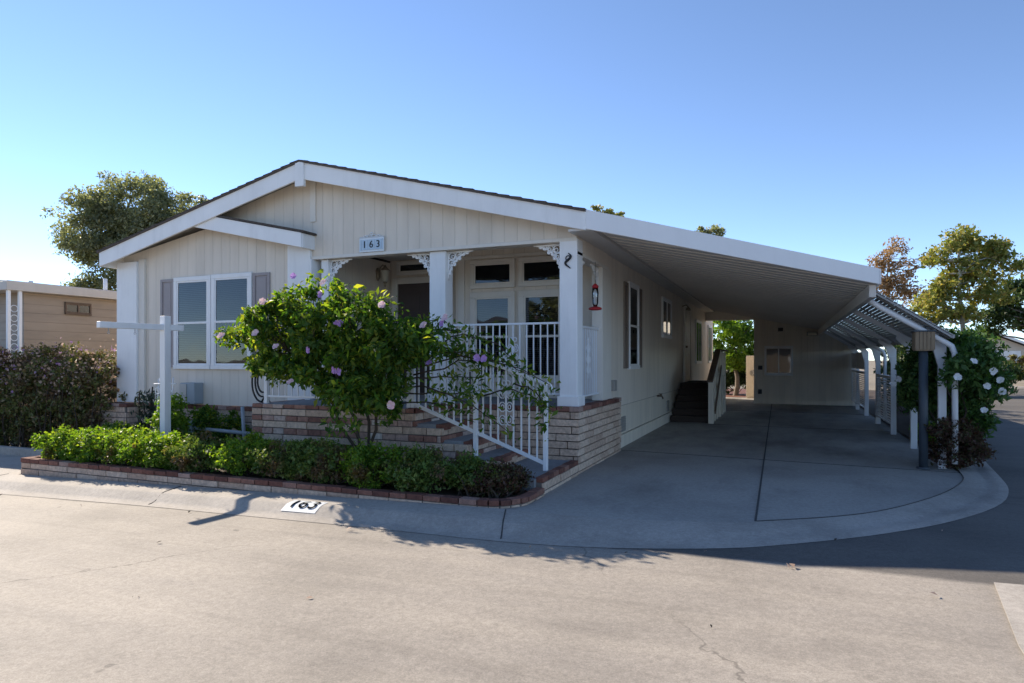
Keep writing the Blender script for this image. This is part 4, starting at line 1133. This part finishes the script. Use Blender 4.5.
# kerb number
KN = thing('kerb_number', 'white painted rectangle with black 163 on the kerb by the street', 'house number', (-4.8, 5.65, 0))
ang = math.atan2(.05, .3)
def kz(x, y):
    # height of the kerb profile at x,y
    t = (6.1-y)/(6.1-5.44); zt_ = G(x)+.11; zo = G(x)+.004
    return float(np.interp(t, [0, .12, .52, .62, .78, .88, 1.06], [zt_, zt_, zt_-.008, zt_-.02, zo+(zt_-zo)*.22, zo+.006, zo]))
mb = MB(); V = []; xs_ = np.linspace(-5.06, -4.60, 4); ys_ = np.linspace(5.83, 5.60, 12)
for x in xs_:
    for yv in ys_: V.append((x, yv, kz(x, yv)+.004))
mb.add(V, [(i*12+j, i*12+j+1, (i+1)*12+j+1, (i+1)*12+j) for i in range(3) for j in range(11)]); mb.build('background', paint('road_white', (.50, .54, .58), .6, .12, 30), KN)
cu_o = text_mesh(None, 'digits', '163', .235, Matrix.Identity(4), M['ink'], .0)
me = cu_o.data
import bmesh
bm = bmesh.new(); bm.from_mesh(me); bmesh.ops.triangulate(bm, faces=bm.faces[:])
for _ in range(4): bmesh.ops.subdivide_edges(bm, edges=bm.edges[:], cuts=1)
bm.to_mesh(me); bm.free()
for v_ in me.vertices:
    x = -4.83+v_.co.x*1.12; yv = 5.715+v_.co.y*.95
    v_.co = Vector((x, yv, kz(x, yv)+.012))-Vector((-4.8, 5.65, 0))
cu_o.parent = KN

# ------------------------------------------------------------------ planting
# low hedge in the front planter: separate shrubs
hed = [
 (-9.95, .40, 'lf_hedge', 'green boxy hedge shrub at the far left end of the planter'),
 (-9.25, .42, 'lf_hedge', 'second hedge shrub from the left end of the planter, sunlit on top'),
 (-8.55, .42, 'lf_hedge', 'bright sunlit hedge shrub just in front of the white sign post'),
 (-7.85, .41, 'lf_hedge', 'yellow green sunlit hedge shrub right of the white sign post'),
 (-7.15, .40, 'lf_hedge_dry', 'patchy hedge shrub with bare brown twigs before the pipe rail'),
 (-6.45, .43, 'lf_hedge', 'leafy hedge shrub in front of the standpipe and deck corner'),
 (-5.75, .42, 'lf_hedge_dry', 'hedge shrub behind the painted kerb number'),
 (-5.1, .40, 'lf_hedge_dry', 'hedge shrub drying brown underneath, below the trunk of the flowering bush'),
 (-4.45, .43, 'lf_hedge', 'green hedge shrub trailing a shoot over the red brick border'),
 (-3.8, .43, 'lf_hedge_dry', 'half brown hedge shrub in front of the brick steps'),
 (-3.2, .42, 'lf_hedge_dry', 'brown twiggy hedge shrub at the rounded right end of the planter')]
hed.append((-2.88, .34, 'lf_deadred', 'mostly dead brown low shrub rounding the right corner of the planter'))
for i, (x, h, mt, lb) in enumerate(hed):
    h += .06
    rr = random.Random(i)
    yc = 6.47
    lob = [(x-.15, yc, .05+h*.5, .36, .34, h*.55), (x+.18, yc+.05, .05+h*.5, .34, .34, h*.52), (x, yc-.08, .05+h*.42, .38, .30, h*.45), (x+rr.uniform(-.2, .2), yc+.05, .05+h*.75, .25, .25, h*.32)]
    if i == 10: lob = [(x-.05, 6.62, .25, .36, .34, .2), (x+.22, 6.72, .22, .27, .3, .17), (x-.1, 6.62, .35, .22, .22, .12)]
    if i == 11: lob = [(-2.88, 6.72, .2, .22, .28, .17), (-2.82, 6.9, .18, .16, .2, .13), (-3.0, 6.55, .22, .2, .2, .17)]
    shrub('hedge_shrub', lb, (x, yc, .045), lob, 5200, .042, M[mt], 100+i, 'low hedge shrubs in the street planter', .10, 110, .55, .55, stems=14, zmin=.05, up=.25)
# trailing shoot
# back row plants
back = [
 ('leafy_shrub', 'dark green low shrub behind the hedge at the foot of the brick pier', (-10.6, 7.9, .045), [(-10.6, 7.9, .25, .55, .4, .28), (-10.1, 7.8, .2, .4, .35, .24)], 5000, .05, 'lf_bush'),
 ('leafy_shrub', 'dull green low shrub filling the bed behind the far left hedge', (-10.0, 7.35, .045), [(-10.4, 7.3, .25, .5, .3, .2), (-9.6, 7.3, .22, .5, .3, .2)], 5000, .045, 'lf_hedge'),
 ('variegated_shrub', 'pale yellow green upright shrub directly behind the white sign post', (-8.95, 7.55, .045), [(-9.05, 7.55, .45, .32, .3, .42), (-8.95, 7.5, .75, .25, .25, .28), (-8.85, 7.5, .25, .35, .3, .25)], 4200, .06, 'lf_citrus'),
 ('leafy_shrub', 'bushy dark shrub right of the sign post below the grey utility box', (-8.75, 8.1, .045), [(-9.0, 8.1, .45, .5, .35, .33), (-8.6, 8.15, .42, .5, .35, .36), (-8.3, 8.15, .3, .4, .3, .25)], 7000, .055, 'lf_bush'),
 ('leafy_shrub', 'low green shrub against the deck brickwork by the standpipe', (-6.6, 7.15, .045), [(-6.9, 7.1, .25, .45, .28, .22), (-6.2, 7.1, .25, .5, .28, .22)], 4500, .045, 'lf_hedge'),
 ('leafy_shrub', 'low green shrub against the brickwork under the flowering bush', (-5.4, 7.1, .045), [(-5.6, 7.1, .25, .5, .28, .22), (-4.9, 7.05, .23, .45, .26, .2)], 4500, .045, 'lf_hedge'),
 ('leafy_shrub', 'low mixed shrub against the foot of the brick steps', (-4.0, 7.0, .045), [(-4.2, 7.05, .2, .45, .26, .18), (-3.6, 6.95, .18, .4, .22, .16)], 3800, .045, 'lf_hedge_dry'),
]
for i, (nm, lb, b, lob, n, s, mt) in enumerate(back):
    shrub(nm, lb, b, lob, n, s, M[mt], 200+i, 'shrubs in the bed behind the hedge', .11, 80, .5, .5, stems=10, zmin=.05)
# spiky succulent by the bay corner
AG = thing('spiky_succulent', 'dark spiky succulent stalks left of the sign post under the bay window', 'plant', (-9.95, 7.95, .05))
rng2 = np.random.default_rng(9); mb = MB()
for k in range(5):
    bx, by = -10.25+k*.12, 7.95+rng2.normal()*.05; tx = bx+rng2.normal()*.12; tz = .8+.3*rng2.random()
    mb.tube([(bx, by, .04), ((bx+tx)/2, by, tz*.5), (tx, by, tz)], [.02, .018, .012], 6)
mb.build('stalk', M['twig'], AG)
C0 = []
for k in range(5):
    bx = -10.25+k*.12
    for j in range(90): t = rng2.random(); C0.append((bx+rng2.normal()*.05, 7.95+rng2.normal()*.05, .45+.55*t))
V, Fq = leaf_arrays(np.array(C0), .09, .3, rng2, 0, -.6); npmesh('foliage', V, Fq, M['agave'], AG)

# big flowering bush in front of the porch
FB = thing('flowering_bush', 'large sprawling green bush with pink and purple flowers in front of the porch', 'bush', (-5.55, 7.0, .045))
Yb = 6.80
lob = [(-6.29, Yb, 1.97, .50, .42, .42), (-5.57, Yb, 2.18, .62, .45, .46), (-4.99, Yb-.05, 2.00, .55, .45, .42), (-4.45, Yb-.05, 1.77, .48, .40, .36), (-5.90, Yb-.05, 1.64, .50, .42, .36), (-5.23, Yb-.1, 1.50, .62, .40, .42), (-4.60, Yb-.1, 1.37, .42, .38, .32), (-6.78, Yb, 1.85, .28, .28, .30), (-4.02, Yb, 1.81, .30, .28, .24), (-4.89, Yb-.22, 1.06, .22, .18, .24), (-6.34, Yb, 1.42, .30, .28, .26), (-4.84, Yb-.2, 1.16, .4, .25, .26), (-4.50, Yb-.1, 1.07, .25, .25, .22), (-4.90, Yb-.25, 0.78, .12, .1, .24)]
o, cc = foliage('foliage', lob, 19000, .09, M['lf_bush'], FB, 31, .42, .5, .19, 230, None, .35, .45)
rngb = np.random.default_rng(77); mb = MB()
mains = []
for k in range(4):
    e = (-6.0+k*.5+rngb.normal()*.1, Yb+rngb.normal()*.12, 1.6+.25*rngb.random())
    mains += limb(mb, (-4.85+rngb.normal()*.05, 6.95+rngb.normal()*.08, .0), e, .022, .014, rngb, .12, 9)
for k in range(90):
    tgt = cc[k*3 % len(cc)]; st = min(mains, key=lambda p: np.linalg.norm(np.array(p)-tgt)+(.5 if p[2] > tgt[2] else 0)); limb(mb, st, tgt, .010, .004, rngb, .05, 5)
# long arching shoots over the stair rail
tips = [((-4.3, 7.05, 1.75), (-3.75, 7.2, 1.68)), ((-4.4, 7.05, 1.5), (-3.2, 7.28, 1.42)), ((-4.2, 7.05, 1.6), (-2.95, 7.3, 1.5)), ((-4.3, 7.1, 1.35), (-2.55, 7.3, 1.24)), ((-3.4, 7.25, 1.1), (-2.6, 7.3, .98)), ((-4.3, 7.1, 1.2), (-3.05, 7.25, .66)), ((-4.4, 7.1, 1.4), (-3.5, 7.25, 1.62)), ((-4.45, 7.0, 1.1), (-3.4, 7.25, 1.15)), ((-4.4, 7.05, 1.85), (-3.95, 7.1, 2.02)), ((-3.0, 7.28, 1.25), (-2.65, 7.32, .75)), ((-4.2, 7.0, 1.7), (-3.3, 7.2, 1.55)), ((-4.3, 7.0, 1.3), (-3.4, 7.2, 1.32)), ((-4.2, 7.05, 1.45), (-2.8, 7.28, 1.36)), ((-4.4, 7.0, 1.0), (-3.6, 7.2, .86)), ((-4.1, 7.0, 1.8), (-3.6, 7.1, 1.86))]
SP_ = []
for a, b in tips:
    pts = limb(mb, a, b, .011, .004, rngb, .12, 10)
    for p in pts[3:]:
        for q in range(11): SP_.append(np.array(p)+rngb.normal(size=3)*np.array([.075, .06, .065]))
mb.build('branches', M['twig'], FB)
V, Fq = leaf_arrays(np.array(SP_), .085, .4, rngb, .3, .5); npmesh('shoot_foliage', V, Fq, M['lf_bush'], FB)
def flower(par, c, r, mat, seed, n=5, ups=(0, -1, .3)):
    rg = np.random.default_rng(seed); ax = Vector(ups)+Vector(rg.normal(size=3)*.35); ax.normalize()
    u = ax.orthogonal().normalized(); v = ax.cross(u); c = Vector(c); mb = MB()
    for k in range(n):
        t = 2*math.pi*k/n+rg.random()*.3
        d = u*math.cos(t)+v*math.sin(t); s = ax.cross(d); q = r*(.85+.3*rg.random()); cu = .15+.3*rg.random()
        P = [c, c+d*q*.45+s*q*.5+ax*q*cu, c+d*q*.85+s*q*.42+ax*q*cu, c+d*q+ax*q*cu*.7, c+d*q*.85-s*q*.42+ax*q*cu*1.3, c+d*q*.45-s*q*.5+ax*q*cu]
        mb.add(P, [(0, 1, 2, 3), (0, 3, 4, 5)])
    return mb.build('flower', mat, par)
fl = [(-6.73, 6.38, 1.85, 'k'), (-6.10, 6.31, 1.87, 'k'), (-6.15, 6.50, 2.28, 'k'), (-5.71, 6.55, 2.59, 'p'), (-5.28, 6.60, 2.49, 'k'), (-5.25, 6.50, 2.33, 'p'), (-4.89, 6.36, 1.99, 'p'), (-4.84, 6.36, 1.97, 'p'), (-5.23, 6.26, 1.66, 'p'), (-4.89, 6.31, 1.42, 'p'), (-4.82, 6.31, 1.40, 'p'), (-5.52, 6.28, 1.27, 'k'), (-5.81, 6.36, 1.70, 'k'), (-4.36, 6.50, 2.18, 'k'), (-4.21, 6.46, 1.02, 'k'), (-3.73, 6.82, 1.97, 'p'), (-3.68, 6.79, 2.03, 'k'), (-3.34, 6.94, 1.56, 'p'), (-3.24, 6.94, 1.55, 'p'), (-3.92, 6.70, 1.94, 'k'), (-3.87, 6.75, 1.50, 'p')]
for i, (x, y, z, k) in enumerate(fl): flower(FB, (x, y, z), .052 if k == 'k' else .045, M['petal_'+k], i)

# flowering hedge at the left
LH = thing('flowering_hedge', 'tall brownish hedge with purple and faded tan blossoms left of the house', 'hedge', (-13.6, 8.4, -.3))
lob = [(-16.3+k*.35, 7.95+.04*k+.08*math.sin(k*2.1), .74+.03*math.sin(k*1.7), .40, .48, 1.12+.03*math.sin(k*3.)) for k in range(14)]
o, cc = foliage('foliage', lob, 52000, .072, M['lf_boug'], LH, 41, .5, .7, .15, 1000, -.28)
rngh = np.random.default_rng(5); mb = MB()
for k in range(150):
    tgt = cc[k]; limb(mb, (tgt[0]+rngh.normal()*.25, tgt[1]+rngh.normal()*.2, -.3), tgt, .012, .005, rngh, .04, 6)
mb.build('branches', M['twig'], LH)
top = cc[(cc[:, 2] > .95)]; idx = rngh.integers(0, len(top), 2200)
Cb = top[idx]+rngh.normal(size=(2200, 3))*.1+np.array([0, -.08, .08])
V, Fq = leaf_arrays(Cb, .05, .8, rngh, 0, 0); npmesh('blossoms', V, Fq, M['bract'], LH)
mid = cc[(cc[:, 2] > .7) & (cc[:, 0] < -13.8)]; idx = rngh.integers(0, len(mid), 260)
V, Fq = leaf_arrays(mid[idx]+rngh.normal(size=(260, 3))*.1+np.array([0, -.1, 0]), .045, .8, rngh, 0, 0); npmesh('purple_blossoms', V, Fq, M['petal_p'], LH)

# white flowering oleander and rust shrub by the lamp post
WB = shrub('white_flowered_bush', 'large dark green bush with white flowers spilling over the kerb by the carport', (2.4, 11.6, .03),
  [(2.14, 10.5, 1.36, .28, .2, .32), (2.4, 10.65, 1.5, .3, .25, .35), (2.55, 10.9, 1.3, .28, .3, .38), (2.45, 11.05, 1.45, .34, .34, .36), (2.48, 11.3, 1.58, .34, .4, .34), (2.1, 11.5, 1.55, .36, .4, .42), (2.5, 11.15, 1.05, .34, .34, .34), (1.95, 11.6, 1.1, .34, .4, .42), (2.28, 11.35, 1.76, .36, .4, .22), (2.62, 11.1, 1.15, .26, .3, .26), (2.45, 11.3, .72, .3, .34, .28), (2.15, 12.2, 1.4, .45, .5, .6)], 26000, .08, M['lf_white'], 51, None, .18, 190, .45, .42, 'bush', 26, .04, None, .02, .3, .4)
wf = [(2.1, 10.22, 1.31), (2.54, 10.42, 1.39), (2.46, 10.4, 1.2), (2.68, 10.6, 1.12), (2.48, 10.6, .86), (2.28, 10.25, 1.52), (2.66, 10.6, 1.27), (1.5, 11.3, 1.17), (1.56, 11.3, 1.25), (2.6, 10.6, 1.62)]
for i, c_ in enumerate(wf): flower(WB, c_, .05, M['petal_w'], 300+i, 5, (0, -1, .5))
shrub('rust_leaved_shrub', 'low rust brown shrub at the foot of the white flowered bush by the lamp post', (2.3, 11.15, .03), [(2.1, 10.85, .28, .26, .3, .3), (2.4, 10.95, .27, .26, .35, .28), (2.25, 10.8, .5, .3, .25, .22), (2.35, 11.2, .4, .3, .3, .3), (2.05, 10.75, .6, .2, .2, .16)], 6500, .05, M['lf_deadred'], 61, None, .10, 130, .5, .5, 'shrub', 24, .02)
for i, (lb, b, lob, n, mt) in enumerate([
  ('green shrub beside the carport between the first screen and the bush', (2.75, 15.2, .03), [(2.75, 14.9, .95, .5, .9, .75), (2.9, 15.8, .8, .5, .8, .7)], 6000, 'lf_dark'),
  ('dark shrub outside the nearer slatted carport screen', (3.0, 17.9, .03), [(2.95, 17.5, .95, .5, 1., .85), (3.05, 18.6, .9, .5, .8, .8)], 5500, 'lf_white'),
  ('tall dark shrub outside the carport near the shed corner', (3.2, 21.5, .03), [(3.15, 21.0, 1.1, .55, 1.2, 1.0), (3.2, 22.8, 1.1, .6, 1.2, 1.0), (3.3, 24.5, 1.2, .6, 1., 1.1)], 6500, 'lf_dark')]):
    shrub('dark_shrub', lb, b, lob, n, .10, M[mt], 70+i, 'shrubs along the outside of the carport', .22, 120, .4, .5, stems=12, zmin=.03)
# grassy tuft
shrub('low_green_shrub', 'low bright green shrub at the foot of the second carport post', (2.5, 14.2, .03), [(2.45, 14.2, .2, .3, .5, .22)], 1800, .07, M['lf_citrus'], 80, None, .1, 40, .4, .35, 'shrub', 6, .03)

# citrus tree in the gap, with stucco wall and dark clutter
tree('citrus_tree', 'round bright green tree in the sunny gap between house and shed', (-2.0, 29.2, 0), 1.3, [(-2.1, 29.2, 2.55, 1.0, .9, .85), (-1.4, 29.3, 2.3, .8, .8, .75), (-2.6, 29.3, 2.9, .8, .8, .7), (-1.9, 29.0, 1.75, .8, .7, .45), (-1.2, 29.4, 3.0, .8, .8, .7), (-2.3, 29.0, 1.5, .7, .6, .45), (-1.4, 29.1, 1.5, .7, .6, .4)], 13000, .12, M['lf_citrus'], M['bark'], 90, .12, None, .26, 130, .55, .55, 'tree', 16)
shrub('dark_shrub', 'dark shaded shrub under the round bright tree in the gap', (-1.9, 30.4, 0), [(-2.4, 30.4, 1.0, .9, .5, 1.0), (-1.2, 30.6, 1.0, .9, .5, 1.0), (-.2, 30.8, 1.2, .8, .5, 1.1), (-3.4, 30.6, 1.2, .8, .5, 1.1)], 14000, .15, M['lf_dark'], 91, None, .28, 320, .4, .5, 'shrub', 6, .02)
GP = thing('garden_wall', 'pale stucco wall end with a round plaque in the gap behind the carport', 'wall', (-1.2, 25.8, 0))
mb = MB(); mb.box(-1.42, -.98, 27.5, 27.75, 0, 1.68); mb.build('wall', M['stucco'], GP, .01)
mb = MB(); mb.ring((-1.16, 27.48, 1.0), .09, .03, 'y'); mb.lathe((-1.16, 27.49, 0.93), [(.05, 0), (.06, .07), (.04, .14)]); mb.build('plaque', M['vent'], GP)

# trees
tree('olive_tree', 'big dense grey green tree rising behind the brown house on the left', (-29.6, 22.75, -.3), 3.8,
  [(-29.65, 22.52, 8.85, 2.6, 2.3, 2.1), (-31.35, 21.82, 7.85, 2.0, 2., 1.7), (-27.85, 23.22, 8.55, 2.0, 2., 1.6), (-29.45, 22.42, 6.65, 2.3, 2.2, 1.8), (-27.05, 23.82, 7.35, 1.3, 1.5, 1.2), (-30.45, 22.12, 5.25, 1.4, 1.6, 1.4), (-28.45, 23.02, 5.25, 1.5, 1.5, 1.5), (-31.45, 21.62, 4.45, 1.4, 1.4, 1.0)], 60000, .16, M['lf_olive'], M['bark'], 101, .3, None, .7, 300, .45, .45, nl=40)
tree('small_far_tree', 'small dark tree peeping over the roof of the brown house at far left', (-46, 29, -.3), 2.5, [(-46, 29, 4.6, 1.2, 1.2, 1.0), (-44, 29.3, 4.0, 1.0, 1, .8), (-43, 30, 4.3, .6, .6, .9)], 3500, .22, M['lf_dark'], M['bark'], 102, .15, None, .35, 60, .4)
tree('far_tree', 'thin leafy treetop just showing above the roof right of the ridge', (-11.7, 43.9, 0), 7, [(-11.9, 43.9, 11.2, 1.3, 1.2, .9), (-10.9, 44.1, 11.3, .8, .8, .8), (-13.0, 43.6, 10.8, .7, .8, .7)], 2600, .22, M['lf_yellow'], M['bark'], 103, .2, 'treetops over the roof', .3, 40, .3)
tree('far_tree', 'rounded olive treetop showing above the carport roof', (-5.4, 51.8, 0), 7, [(-5.4, 51.8, 10.9, 1.2, 1.2, 1.0), (-6.5, 51.4, 10.4, 1.0, 1, .8), (-4.9, 52., 10.2, .8, 1., 1.1)], 4200, .22, M['lf_olive'], M['bark'], 104, .2, 'treetops over the roof', .4, 70, .45)
tree('autumn_tree', 'thin russet autumn tree rising behind the carport awning', (5.2, 39, 0), 3.5,
  [(5.25, 39, 7.3, .8, .8, 1.0), (4.5, 38.8, 6.3, .9, .9, .9), (5.9, 39.2, 6.3, .9, .9, 1.0), (5.2, 39, 5.3, 1.3, 1.2, 1.0), (4.2, 38.6, 5.2, .8, .8, .8), (6.2, 39.3, 4.6, 1., 1., 1.)], 4600, .15, M['lf_autumn'], M['pale_bark'], 105, .11, None, .34, 130, .25, .5, nl=60)
tree('sycamore_tree', 'tall loose yellow green tree with a pale leaning trunk right of the awning', (7.0, 35.4, 0), 3.6,
  [(7.6, 35.7, 6.9, 1.0, .9, .75), (8.7, 36., 6.5, .9, .9, .7), (6.6, 35.4, 6.3, .9, .8, .6), (8.0, 35.8, 5.6, 1.3, 1.1, .8), (9.4, 36.3, 5.7, .7, .7, .6), (6.8, 35.4, 4.9, 1.1, 1., .75), (8.6, 36., 4.6, 1., 1., .7), (6.2, 35.1, 3.9, 1.1, 1., .8), (7.4, 35.6, 3.7, .9, .9, .7), (5.6, 34.9, 3.0, .9, .9, .7)], 13000, .17, M['lf_yellow'], M['pale_bark'], 106, .15, None, .38, 210, .3, .6, nl=48, lean=(.45, .15))
tree('dark_evergreen_tree', 'dark spreading evergreen tree at the right edge beyond the side street', (13.4, 46.6, 0), 2.6,
  [(12.6, 46.3, 5.2, 1.6, 1.5, 1.2), (14.6, 47, 5.6, 1.9, 1.7, 1.4), (11.2, 45.8, 4.2, 1.2, 1.2, 1.0), (13.2, 46.5, 3.8, 1.6, 1.6, 1.0), (15.5, 47.4, 4.2, 1.6, 1.6, 1.3), (10.8, 45.6, 3.2, .8, .8, .6)], 17000, .2, M['lf_dark'], M['bark'], 107, .25, None, .5, 230, .4, .5, nl=36)
for i, (lb, b, lob, n, mt) in enumerate([
  ('dark clipped hedge beyond the side street junction', (10.6, 45.5, 0), [(9.8, 45.3, .75, .9, .6, .8), (10.8, 45.5, .75, .9, .6, .8), (11.8, 45.7, .7, .9, .6, .75)], 6000, 'lf_dark'),
  ('bushy green shrub behind the white flowered bush and awning end', (6.0, 33.0, 0), [(5.6, 33, 1.4, 1.3, 1., 1.3), (6.9, 33.3, 1.2, 1., 1., 1.1), (4.7, 32.6, 1.2, .9, .9, 1.2)], 7500, 'lf_dark'),
  ('tawny shrub in front of the far gabled house', (13.6, 48.0, 0), [(13.0, 48, 1.2, 1.2, .8, 1.0), (14.5, 48.3, 1.2, 1.2, .8, 1.1)], 4500, 'lf_boug')]):
    shrub('far_shrub', lb, b, lob, n, .15, M[mt], 120+i, None, .3, 90, .45, .5, stems=10, zmin=.0)
# far houses
FHs = thing('far_house', 'pale gabled house with a grey roof beyond the side street', 'house', (15.5, 66, 0))
mb = MB(); mb.prism([(13.2, 64, 0), (17.8, 64, 0), (17.8, 64, 2.5), (15.5, 64, 3.55), (13.2, 64, 2.5)], (0, 8, 0)); mb.build('wall', M['stucco'], FHs)
mb = MB(); mb.prism([(12.8, 63.5, 2.42), (15.5, 63.5, 3.65), (18.2, 63.5, 2.42), (18.2, 63.5, 2.54), (15.5, 63.5, 3.78), (12.8, 63.5, 2.54)], (0, 9, 0)); mb.build('roof', M['farroof'], FHs)
mb = MB(); mb.prism([(12.8, 63.45, 2.4), (15.5, 63.45, 3.62), (18.2, 63.45, 2.4), (18.2, 63.45, 2.6), (15.5, 63.45, 3.82), (12.8, 63.45, 2.6)], (0, .06, 0)); mb.build('fascia', M['trim'], FHs)
mb = MB(); mb.box(13.6, 17.4, 63.95, 63.99, .05, 2.2); mb.build('garage_door', M['trim'], FHs)

# left neighbour
NB = thing('neighbour_house', 'brown lap sided low house with a pale flat eave at the left edge', 'house', (-18, 12, -.3))
mb = MB(); mb.box(-24, -15, 8.9, 27, -.3, 2.97); mb.build('wall', M['nb_wall'], NB)
mb = MB(); mb.box(-24.4, -14.75, 8.42, 27.4, 2.975, 3.16); mb.build('fascia', M['nb_trim'], NB, .01)
mb = MB(); mb.prism([(-24.35, 8.45, 3.162), (-14.8, 8.45, 3.162), (-14.8, 8.45, 3.18), (-19.5, 8.45, 3.42), (-24.35, 8.45, 3.18)], (0, 19.2, 0)); mb.build('roof', M['nb_trim'], NB)
window(NB, right(-15), 9.75, 10.35, 2.56, 2.84, 'slide', .035, 'railwood', 'glassdark', False)
for y in (8.5, 8.72):
    mb = MB(); mb.box(-14.86, -14.80, y-.03, y+.03, -.3, 2.975); mb.build('eave_post', M['trim'], NB, .004)
mb = MB()
for k in range(6): mb.ring((-14.83, 8.61, 1.6+k*.2), .07, .008, 'x')
mb.build('post_scroll', M['iron'], NB)
for (x, y) in ((-15.4, 11.0), (-15.6, 9.4)):
    mb = MB(); mb.tube([(x, y, 3.1), (x, y, 3.52 if y > 10 else 3.3)], .045, 10); mb.build('vent_pipe', M['trim'], NB)

# fallen leaves on the road
rg = np.random.default_rng(4)
for i, (x, y, lb) in enumerate(((.02, 5.33, 'curled tan fallen leaf on the sunlit road at the shadow edge'), (-1.7, 2.55, 'tiny dark fallen leaf on the sunlit road in the foreground'), (-4.2, 3.2, 'dark fallen leaf on the road left of the foreground'))):
    V, Fq = leaf_arrays(np.array([(0, 0, .02), (.03, .02, .02)]), .06 if i == 0 else .022, .6, rg, 2, 0)
    V = V-np.array([0, 0, V[:, 2].min()-.003])
    me_o = npmesh('fallen_leaf', V, Fq, M['bract'] if i == 0 else M['twig']); me_o.location = (x, y, G(x)); tag(me_o, lb, 'leaf', 'fallen leaves on the road')

for i, (x, y) in enumerate(((14.5, 25.), (15., 33.))):  # out-of-view trees added to block sky light reaching the carport side wall
    tree('street_tree', ['broad dark street tree across the side street level with the shed', 'broad dark street tree across the side street nearest the junction'][i], (x, y, 0), 2.2,
      [(x, y, 4.6, 2.6, 3.6, 2.4), (x, y-2, 3.4, 2.2, 2.6, 1.8), (x+.5, y+2, 3.6, 2.2, 2.6, 1.8), (x-.5, y, 2.0, 1.6, 3.4, 1.6)], 7000, .42, M['lf_dark'], M['bark'], 140+i, .22, 'street trees across the side street', .7, 140, .4, .6, nl=16)

def opposite(x0, x1, y, wallm, label, gx):
    t = thing('opposite_house', label, 'house', ((x0+x1)/2, y, 0), 'houses across the street')
    mb = MB(); mb.box(x0, x1, y-9, y, -.3, 2.9); mb.build('wall', wallm, t)
    mb = MB(); ym = y-4.5
    mb.prism([(x0-.4, y+.5, 2.85), (x0-.4, ym, 4.1), (x0-.4, y-9.5, 2.85), (x0-.4, y-9.5, 2.7), (x0-.4, ym, 3.95), (x0-.4, y+.5, 2.7)], (x1-x0+.8, 0, 0)); mb.build('roof', M['farroof'], t)
    fb_ = lambda u, n, z: (u, y+n, z)
    for a, b in ((x0+1, x0+2.8), (x0+5, x0+6.6)): window(t, fb_, a, b, 1.0, 2.3, 'slide', .08, 'trim', 'glass', False)
    mb = MB(); mb.box(gx, gx+4.5, 0, .04, -.1, 2.2, fb_)
    for k in range(1, 4): mb.box(gx+.05, gx+4.45, .04, .055, k*.55-.08, k*.55-.05, fb_)
    mb.build('garage_door', M['trim'], t)
opposite(-27, -12, -13, M['stucco'], 'cream stucco house with a dark roof across the street from the bay window', -18)
opposite(-9, 6, -14, M['nb_wall'], 'brown lap sided house with a dark roof across the street from the porch', .5)
tree('street_tree', 'broad tree between the two houses across the street', (-10.5, -13, 0), 2.4, [(-10.5, -13, 5., 2.2, 2.2, 1.8), (-9.5, -13, 3.8, 1.8, 1.8, 1.4), (-11.6, -13, 4.0, 1.8, 1.8, 1.4)], 5000, .3, M['lf_olive'], M['bark'], 160, .2, None, .6, 100, .4, .6, nl=14)

rg = np.random.default_rng(12)
spots = [(-9.4, 5.3), (-7.7, 5.2), (-6.1, 5.33), (-3.9, 5.25), (-3.1, 5.1), (-2.0, 5.2), (-1.2, 5.3), (-.6, 5.55), (.4, 6.25), (1.3, 6.9), (-5.3, 4.3), (-3.0, 3.6), (-.4, 4.0), (.9, 5.0)]
for i, (x, y) in enumerate(spots):
    V, Fq = leaf_arrays(np.array([(0, 0, .02)]), .045, .55, rg, 2.5, 0)
    V = V-np.array([0, 0, V[:, 2].min()-.004])
    o = npmesh('fallen_leaf', V, Fq, M['bract'] if i % 2 else M['twig']); o.location = (x, y, G(x)+.004)
    tag(o, 'small dry leaf scattered on the road or in the gutter', 'leaf', 'small dry leaves in the gutter')
